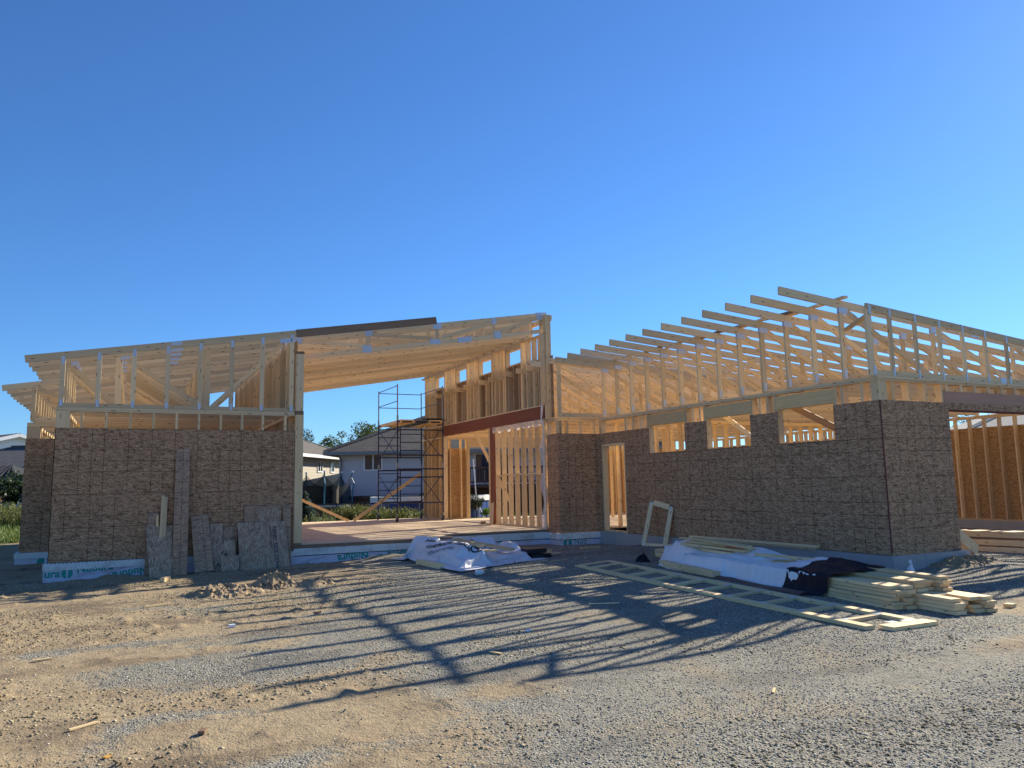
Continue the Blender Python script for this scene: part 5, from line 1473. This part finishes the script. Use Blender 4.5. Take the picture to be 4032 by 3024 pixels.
hip_house(LA, 13.0, 9.0, .45, 3.40, .42, (M['sid_tan'], M['shing_brown'], M['trim']), 'neighbour_house', 'tan sided house left of the grey bungalow, partly in the sun', [(6.8, 7.65, 2.45, 3.12, 2), (9.0, 9.7, 2.45, 3.1, 1)], .5)
# white gabled house at the far left
def gable_house(L, w, d, z0, ze, za, mats, name, label):
    root = empty(name, L.p(w / 2, d / 2, z0), label, 'house')
    wl = MB()
    wl.quad([L.p(0, 0, z0), L.p(w, 0, z0), L.p(w, 0, ze), L.p(w / 2, 0, za), L.p(0, 0, ze)], [(0, 0)] * 5)
    wl.quad([L.p(w, d, z0), L.p(0, d, z0), L.p(0, d, ze), L.p(w / 2, d, za), L.p(w, d, ze)], [(0, 0)] * 5)
    wl.quad([L.p(w, 0, z0), L.p(w, d, z0), L.p(w, d, ze), L.p(w, 0, ze)], [(0, 0)] * 4); wl.quad([L.p(0, d, z0), L.p(0, 0, z0), L.p(0, 0, ze), L.p(0, d, ze)], [(0, 0)] * 4)
    wl.build('wall', mats[0], root)
    rf = MB(); sl = (za - ze) / (w / 2); o = .45; up = Vector((0, 0, .16))
    for sg_ in (0, 1):
        e = L.p(-o, -o, ze - sl * o) if sg_ == 0 else L.p(w + o, -o, ze - sl * o)
        f = L.p(-o, d + o, ze - sl * o) if sg_ == 0 else L.p(w + o, d + o, ze - sl * o)
        t0 = L.p(w / 2, -o, za); t1 = L.p(w / 2, d + o, za)
        P = [e, t0, t1, f]; Q = [p + up for p in P]
        U = [(0, 0), (0, 5), (d, 5), (d, 0)]
        rf.quad(Q, U); rf.quad(P[::-1], U)
        for i in range(4): rf.quad((P[i], P[(i + 1) % 4], Q[(i + 1) % 4], Q[i]), [(0, 0)] * 4)
    roof = rf.build('roof', mats[1], root)
    fc = MB()
    for x in (-o, w + o):
        a = L.p(x, -o - .03, ze - sl * o); b_ = L.p(w / 2, -o - .03, za)
        fc.beam(a, b_, .06, .26, L.y)
    fc.build('fascia', M['trim'], roof)
    return root
gable_house(Loc(-42.2, 54.5, rad(58)), 13, 9, .6, 4.3, 6.05, (M['sid_white'], M['shing_dark']), 'white_house', 'white house with a dark gable roof at the far left edge')
LC = Loc(-37.5, 50, rad(0))
hip_house(LC, 8.0, 6.0, .5, 3.25, .42, (M['sid_white'], M['shing_grey'], M['trim_grey']), 'garden_annex', 'low white annex with grey shingled roof before the white gabled house', [(4.9, 5.9, 1.9, 2.95, 1)], .5)
def gazebo():
    L = Loc(-33.5, 44.5, 0)
    root = empty('gazebo', L.p(2.3, 1.5, .5), 'dark metal roofed gazebo beside the low white annex', 'gazebo')
    r = MB(); A = [L.p(-.2, -.2, 2.55), L.p(5.0, -.2, 2.55), L.p(5.0, 3.4, 2.55), L.p(-.2, 3.4, 2.55)]; B = [L.p(1.2, 1.6, 3.25), L.p(3.6, 1.6, 3.25)]
    r.quad([A[0], A[1], B[1], B[0]], [(0, 0)] * 4); r.quad([A[1], A[2], B[1]], [(0, 0)] * 3); r.quad([A[2], A[3], B[0], B[1]], [(0, 0)] * 4); r.quad([A[3], A[0], B[0]], [(0, 0)] * 3); r.quad(A[::-1], [(0, 0)] * 4)
    for k in range(14):
        x = .1 + 4.7 * k / 13
        r.beam(L.p(x, -.2, 2.57), L.p(min(3.6, max(1.2, x)), 1.6, 3.27), .05, .05, L.x)
    r.build('roof', M['shing_dark'], root)
    for x in (0, 4.8):
        for y in (0, 3.2): MB().beam(L.p(x, y, .3), L.p(x, y, 2.55), .1, .1).build('post', M['trim_grey'], root)
gazebo()
LR = Loc(27.0, 45.0, rad(-12))
hip_house(LR, 14, 9, .7, 4.2, .38, (M['sid_tan'], shingles('striped_roof', (.33, .31, .29)), M['trim']), 'neighbour_house', 'house with a pale grey tiled roof beyond the garage', [], .5)

# deck and stairs of the grey house
def back_deck():
    L = Loc(-2.25, 37.7, 0)
    M['deckwood'] = plain('deck_wood', (.085, .05, .035), .8, var=.3)
    root = empty('back_deck', L.p(3, 1, .4), 'brown timber deck with balusters and stairs behind the grey bungalow', 'deck')
    f = MB(); lbox(f, L, (0, 0, 1.42), (6.5, 2.2, 1.58)); f.build('deck_floor', M['deckwood'], root)
    for x in (0.05, 2.1, 4.2, 6.3): MB().beam(L.p(x, .08, .3), L.p(x, .08, 2.45), .1, .1).build('post', M['deckwood'], root)
    r = MB(); lbox(r, L, (0, .02, 2.34), (6.5, .14, 2.44)); lbox(r, L, (0, .04, 1.66), (6.5, .10, 1.74)); rl = r.build('rail', M['deckwood'], root)
    for k in range(44): MB().beam(L.p(.15 + .145 * k, .07, 1.74), L.p(.15 + .145 * k, .07, 2.34), .04, .04).build('baluster', M['deckwood'], root)
    s = MB()
    for k in range(6): lbox(s, L, (-.3 * (k + 1), .2, 1.4 - .19 * k), (-.3 * k, 1.4, 1.45 - .19 * k))
    s.build('stair_treads', M['deckwood'], root)
    s = MB(); s.beam(L.p(.05, .1, 2.42), L.p(-2.9, .1, .75), .1, .12); s.beam(L.p(0, .1, 1.45), L.p(-2.3, .1, .25), .06, .25)
    s.build('stair_rail', M['deckwood'], root)
    for k in range(14):
        x = -.2 - .19 * k; MB().beam(L.p(x, .1, 1.36 + .55 * x), L.p(x, .1, 2.35 + .565 * x), .04, .04).build('stair_baluster', M['deckwood'], root)
    sk = MB(); lbox(sk, L, (0, .3, .2), (6.5, .34, 1.42)); sk.build('skirt', plain('skirt_boards', (.05, .03, .022), .9), root)
back_deck()
def umbrella():
    root = empty('patio_umbrella', sd_(-1.43, 38.4, 1.58), 'closed dark blue patio umbrella standing on the timber deck', 'umbrella')
    MB().tube(sd_(-1.43, 38.4, 1.58), sd_(-1.43, 38.4, 3.5), .025).build('pole', M['grey_steel'], root)
    mb = MB(); pr = [(2.3, .13), (2.6, .16), (3.0, .12), (3.4, .03)]
    for (a, r0), (b_, r1) in zip(pr, pr[1:]): mb.tube(sd_(-1.43, 38.4, a), sd_(-1.43, 38.4, b_), r0, 10, True, r1)
    mb.build('canopy', plain('navy', (.01, .012, .03), .8), root)
umbrella()
lone(MB().tube(sd_(-1.72, 33, 2.66), sd_(-1.57, 33, .5), .028, 8), 'white_pole', M['trim'], 'white pole leaning upright in the garden, seen through the rear doorway', 'pole')
def pool():
    C0 = Vector(sd_(-3.75, 34.9, .25)); R = 2.65
    root = empty('swimming_pool', C0, 'round blue above-ground pool with a white rim behind the weeds', 'pool')
    n = 36
    def ring(r, z): return [Vector((C0.x + r * math.cos(2 * math.pi * k / n), C0.y + r * math.sin(2 * math.pi * k / n), z)) for k in range(n)]
    def band(r0, z0, r1, z1):
        mb = MB(); a = ring(r0, z0); b_ = ring(r1, z1)
        for k in range(n): mb.quad((a[k], a[(k + 1) % n], b_[(k + 1) % n], b_[k]), [(0, 0)] * 4)
        return mb
    band(R, .1, R, .90).build('liner', plain('pool_blue', (.02, .08, .34), .5, var=.25), root)
    b_ = band(R + .03, .86, R + .03, 1.12); b2 = band(R + .03, 1.12, R - .15, 1.12)
    b_.v += b2.v; k0 = len(b_.f) * 4; b_.f += [tuple(i + k0 for i in f) for f in b2.f]; b_.uv += b2.uv; b_.tone += b2.tone
    b_.build('rim', M['trim'], root)
    mb = MB(); mb.quad(ring(R - .05, .98), [(0, 0)] * n); mb.build('water', plain('pool_water', (.05, .2, .3), .05), root)
    lg = [k for k in range(n) if k % 2 == 0]
    for k in lg:
        a = ring(R + .05, .05)[k]; c = ring(R + .05, .86)[k]; d_ = ring(R + .35, .05)[k]
        MB().tube(a, c, .022, 6).tube(d_, a.lerp(c, .75), .016, 6).build('leg', M['trim'], root)
pool()
def tub():
    L = Loc(-8.05, 38.2, 0)
    root = empty('hot_tub', L.p(1, 1, .3), 'square hot tub with dark timber sides and a black cover', 'hot tub')
    m = MB(); lbox(m, L, (0, 0, .2), (2.05, 2.0, .96)); m.build('cabinet', plain('tub_wood', (.10, .055, .032), .7, var=.3), root)
    c = MB(); lbox(c, L, (-.05, -.05, .96), (2.10, .98, 1.12)); lbox(c, L, (-.05, 1.0, .96), (2.10, 2.05, 1.12)); c.build('cover', M['plastic_black'], root)
    m = MB()
    for k in range(9): lbox(m, L, (.2 * k + .12, -.015, .25), (.2 * k + .14, .0, .94))
    m.build('slat_gaps', M['rubber'], root)
tub()
def trampoline():
    C0 = Vector(sd_(-9.55, 37.2, .25)); R = 1.75; zr = .72
    root = empty('trampoline', C0, 'round trampoline with sagging black net on curved blue poles', 'trampoline')
    n = 32
    P = [Vector((C0.x + R * math.cos(2 * math.pi * k / n), C0.y + R * math.sin(2 * math.pi * k / n), zr)) for k in range(n)]
    mb = MB()
    for k in range(n): mb.tube(P[k], P[(k + 1) % n], .045, 6, False)
    mb.build('frame_ring', plain('ring_steel', (.55, .57, .6), .4, .5), root)
    MB().poly([p.lerp(Vector((C0.x, C0.y, zr)), .06) for p in P]).build('jump_mat', M['rubber'], root)
    bl = plain('blue_pole', (.03, .16, .24), .5)
    base = math.atan2((-FH).y, (-FH).x)
    tops = []
    for k in range(6):
        a = base + rad(28 + 60 * k)
        d = Vector((math.cos(a), math.sin(a), 0)); q = Vector((C0.x, C0.y, 0)) + d * (R + .05)
        h = 2.30 if k != 5 else 2.15
        pts = [q + Vector((0, 0, .2)), q + Vector((0, 0, 1.35)) + d * .02, q + Vector((0, 0, 1.75)) + d * .10, q + Vector((0, 0, 2.02)) - d * .04, q + Vector((0, 0, h)) + d * .02]
        pl_ = MB().path(pts, .035, 8).build('net_pole', bl, root)
        MB().tube(pts[-1] - Vector((0, 0, .03)), pts[-1] + Vector((0, 0, .05)), .05, 8).build('pole_cap', M['trim'], pl_)
        MB().path([q + Vector((0, 0, zr)), q + Vector((0, 0, .12)), q + Vector((0, 0, .12)) - d * .0], .03, 6).build('leg', M['grey_steel'], root)
        tops.append((a, pts[-1]))
    net = film('net_black', (.012, .014, .014), .42, .9)
    mb = MB()
    for k in range(6):
        a0, p0 = tops[k]; a1, p1 = tops[(k + 1) % 6]
        a1 = a0 + rad(60)
        m_ = 10
        for i in range(m_):
            def col(t):
                a = a0 + (a1 - a0) * t; q = Vector((C0.x + (R - .05) * math.cos(a), C0.y + (R - .05) * math.sin(a), 0))
                top = p0.z * (1 - t) + p1.z * t - .62 * math.sin(math.pi * t) ** .8 - .08
                return q + Vector((0, 0, zr)), q + Vector((0, 0, top))
            b0, t0 = col(i / m_); b1, t1 = col((i + 1) / m_)
            mb.quad((b0, b1, t1, t0), [(0, 0)] * 4)
    mb.build('net', net, root)
trampoline()
def board_fence():
    root = empty('board_fence', sd_(-11, 39.3, .3), 'dark close-boarded fence behind the trampoline', 'fence')
    dk = plain('dark_boards', (.035, .028, .024), .9, var=.3)
    for k in range(22):
        s0 = -12.6 + .155 * k
        MB().beam(sd_(s0, 39.6, .2), sd_(s0, 39.6, 1.66 + .02 * (k % 2)), .15, .02, RH).build('fence_board', dk, root)
    MB().beam(sd_(-12.7, 39.63, 1.3), sd_(-9.2, 39.63, 1.3), .03, .09, FH).build('fence_rail', dk, root)
board_fence()
def wire_fence():
    root = empty('wire_fence', sd_(-6, 32, .3), 'low black chain-link fence behind the weeds', 'fence')
    blk = plain('fence_black', (.01, .01, .011), .5)
    A = Vector(sd_(-11.5, 32.0, .88)); B = Vector(sd_(-1.0, 32.0, .92))
    MB().tube(A, B, .022, 8).build('top_rail', blk, root)
    for k in range(6):
        p = A.lerp(B, k / 5); MB().tube(Vector((p.x, p.y, .1)), p + Vector((0, 0, .05)), .03, 8).build('post', blk, root)
    mb = MB(); n = 210; d = (B - A) / n
    for k in range(n):
        for sgn in (1, -1):
            p = A + d * k; h = .62
            q = p + d * (6.5 * sgn)
            mb.beam(Vector((p.x, p.y, .88)), Vector((q.x, q.y, .24)), .006, .006, FH)
    mb.build('wire_mesh', blk, root)
wire_fence()

# ---- plants
def leafmat(name, lo, hi):
    m, t, b = new_mat(name)
    N = NT(t)
    tone = N.n("ShaderNodeAttribute", attribute_name="tone").outputs['Fac']
    c = N.mix(tone, lo, hi)
    t.links.new(c, b.inputs['Base Color'])
    b.inputs['Roughness'].default_value = .6
    tr = N.n("ShaderNodeBsdfTranslucent", {0: c})
    mx = N.n("ShaderNodeMixShader", {0: .35, 1: b.outputs[0], 2: tr.outputs[0]})
    t.links.new(mx.outputs[0], t.nodes['Material Output'].inputs[0])
    return m
M['leaf_tree'] = leafmat('tree_leaves', (.035, .06, .015), (.13, .16, .045))
M['leaf_dark'] = leafmat('dark_leaves', (.012, .025, .010), (.05, .085, .03))
M['leaf_bright'] = leafmat('bright_leaves', (.08, .17, .02), (.2, .32, .05))
M['leaf_spruce'] = leafmat('spruce_needles', (.03, .06, .05), (.08, .13, .11))
M['weed'] = leafmat('weeds', (.05, .08, .018), (.22, .22, .07))
M['dry_weed'] = leafmat('dry_weeds', (.20, .09, .04), (.38, .25, .12))
M['bark'] = plain('bark', (.07, .05, .035), .9, var=.3)
def leaf_cloud(mb, rg, centres, n, ls, up=0.0):
    for (c, r) in centres:
        k = int(n * r ** 1.5)
        for _ in range(k):
            d = Vector(rg.normal(size=3)); d.normalize()
            p = Vector(c) + Vector((d.x * r, d.y * r, d.z * r * .8)) * (.55 + .5 * rg.random())
            a = Vector(rg.normal(size=3)).normalized(); b_ = a.cross(Vector(rg.normal(size=3))).normalized()
            s = ls * (.6 + .8 * rg.random())
            mb.quad((p - a * s * .5, p + b_ * s * .35, p + a * s * .5, p - b_ * s * .35), [(0, 0)] * 4, rg.random())
def tree(name, base, h, cr, mat, label, seed, n=110, ls=.22, clumps=26, group=None, cat='tree'):
    rg = np.random.default_rng(seed)
    b0 = Vector(base)
    root = empty(name, b0, label, cat, group)
    tr = MB(); top = b0 + Vector((0, 0, h * .62))
    tr.tube(b0 - Vector((0, 0, .2)), top, .05 * h * .5, 8, True, .03)
    cen = []
    for k in range(clumps):
        a = rg.random() * 6.28; rr = cr * math.sqrt(rg.random()) * .9
        z = h * (.42 + .58 * rg.random() * (1 - .35 * rr / cr))
        p = b0 + Vector((rr * math.cos(a), rr * math.sin(a), z))
        cen.append((p, cr * (.22 + .20 * rg.random())))
        tr.tube(b0 + Vector((0, 0, h * (.25 + .35 * rg.random()))), p, .025 + .01 * h * .3, 5, False, .01)
    tr.build('trunk', M['bark'], root)
    cm = MB(); leaf_cloud(cm, rg, cen, n * (3.2 if ls > .2 else 1), ls * (.55 if ls > .2 else 1))
    cm.build('crown', mat, root)
tg = 'trees beyond the neighbouring houses'
tree('broadleaf_tree', sd_(-11.2, 60, .6), 6.6, 2.1, M['leaf_tree'], 'loose green tree rising over the roof of the grey bungalow', 11, 130, .24, 26, tg)
tree('broadleaf_tree', sd_(-13.4, 60, .6), 5.3, 1.6, M['leaf_tree'], 'lower lighter tree left of the tall one over the bungalow roof', 12, 130, .24, 18, tg)
tree('broadleaf_tree', sd_(-16.9, 60, .6), 6.3, 1.5, M['leaf_dark'], 'dark tree showing just right of the great room post', 13, 130, .24, 20, tg)
tree('broadleaf_tree', sd_(36.0, 60, .8), 6.0, 1.8, M['leaf_tree'], 'thin tree seen through the gaps of the garage east wall', 14, 90, .24, 18, tg)
tree('broadleaf_tree', sd_(39.4, 58, .8), 6.3, 2.0, M['leaf_dark'], 'dense dark tree beside the pale tiled roof beyond the garage', 15, 130, .26, 26, tg)
tree('garden_bush', sd_(-25.9, 40, .35), 2.15, 1.5, M['leaf_dark'], 'dark rounded bush at the far left below the white house', 16, 300, .16, 34, None, 'bush')
tree('garden_bush', sd_(-24.3, 41, .35), 2.0, 1.2, M['leaf_dark'], 'dark bush at the left behind the corner of the set-back wall', 17, 300, .16, 26, None, 'bush')
tree('garden_bush', sd_(-1.62, 33.2, .25), .95, .38, M['leaf_dark'], 'dark leggy shrub seen through the rear doorway', 18, 900, .07, 26, None, 'bush')
tree('garden_bush', sd_(-1.12, 31.2, .22), .42, .24, M['leaf_bright'], 'small bright green bush at the foot of the rear doorway', 19, 1800, .05, 20, None, 'bush')
tree('garden_bush', sd_(-.2, 36.8, .25), 1.0, .6, M['leaf_dark'], 'dark shrub before the deck skirt', 20, 700, .08, 24, None, 'bush')
def spruce(base, h, r, label, seed):
    rg = np.random.default_rng(seed); b0 = Vector(base)
    root = empty('spruce_tree', b0, label, 'tree')
    MB().tube(b0 - Vector((0, 0, .1)), b0 + Vector((0, 0, h)), .05, 6, True, .01).build('trunk', M['bark'], root)
    cm = MB()
    for lv in range(11):
        z = h * (.06 + .9 * lv / 11); rr = r * (1 - lv / 11.5)
        for k in range(int(9 + 5 * (1 - lv / 11))):
            a = rg.random() * 6.28; d = Vector((math.cos(a), math.sin(a), -.18))
            for q in range(16):
                t = (q + rg.random()) / 16
                p = b0 + Vector((0, 0, z)) + d * rr * t
                for _ in range(2):
                    o = Vector(rg.normal(size=3)) * .03; w = Vector(rg.normal(size=3)).normalized() * .05
                    cm.quad((p + o, p + o + w, p + o + w * .6 + d * .09, p + o + d * .09), [(0, 0)] * 4, rg.random())
    cm.build('crown', M['leaf_spruce'], root)
spruce(sd_(-8.15, 30.2, .25), 1.25, .5, 'small blue-green spruce beside the great room post', 21)
def blades(name, n, f, mat, seed, w=.018):
    rg = np.random.default_rng(seed); mb = MB()
    for _ in range(n):
        s, D, h = f(rg); b0 = Vector(sd_(s, D, 0)); b0.z = gz(b0.x, b0.y) - .03
        a = rg.random() * 6.28; d = Vector((math.cos(a), math.sin(a), 0)); le = Vector((rg.normal() * .25, rg.normal() * .25, 0)) * h
        p1 = b0 + Vector((0, 0, h * .6)) + le * .4; p2 = b0 + Vector((0, 0, h)) + le
        t = rg.random()
        mb.quad((b0 - d * w, b0 + d * w, p1 + d * w * .7, p1 - d * w * .7), [(0, 0)] * 4, t); mb.quad((p1 - d * w * .7, p1 + d * w * .7, p2), [(0, 0)] * 3, t)
        if h > .35:
            for _k in range(7):
                q = b0.lerp(p2, .35 + .6 * rg.random()); e = Vector(rg.normal(size=3)).normalized() * .08; g_ = Vector(rg.normal(size=3)).normalized() * .03
                mb.quad((q, q + e * .5 + g_, q + e, q + e * .5 - g_), [(0, 0)] * 4, min(1, t + .2 * rg.random()))
    o = mb.build(name, mat); o['kind'] = 'stuff'
    return o
def fw(rg):
    s = -9.5 + 6.2 * rg.random(); D = 28 + 3.4 * rg.random()
    k = .30 + .25 * math.sin(s * 2.1) + .15 * math.sin(s * 5.3)
    if rg.random() < .07: return s, D, .18 + .5 * rg.random() * max(.25, k + .1)
    return s, D, .04 + .12 * rg.random()
blades('weeds', 1500, fw, M['weed'], 31)
blades('weeds', 260, lambda rg: (-5.9 + .55 * rg.normal(), 29.6 + .3 * rg.normal(), .45 + .35 * rg.random()), M['weed'], 34)
blades('weeds', 240, lambda rg: (-4.4 + .9 * rg.normal(), 30.2 + .4 * rg.normal(), .35 + .30 * rg.random()), M['weed'], 35)
blades('grass', 9000, lambda rg: (-24 + 11 * rg.random(), 22.6 + 14 * rg.random() ** 1.3, .10 + .18 * rg.random()), leafmat('meadow_grass', (.07, .13, .025), (.20, .25, .06)), 32, .022)
blades('weeds', 2600, lambda rg: (-24 + 6.5 * rg.random(), 30 + 6 * rg.random(), .35 + .6 * rg.random()), M['weed'], 33, .022)
blades('dry_weeds', 500, lambda rg: (-23.6 + 1.4 * rg.random(), 31.5 + 2 * rg.random(), .9 + .6 * rg.random()), M['dry_weed'], 36, .02)
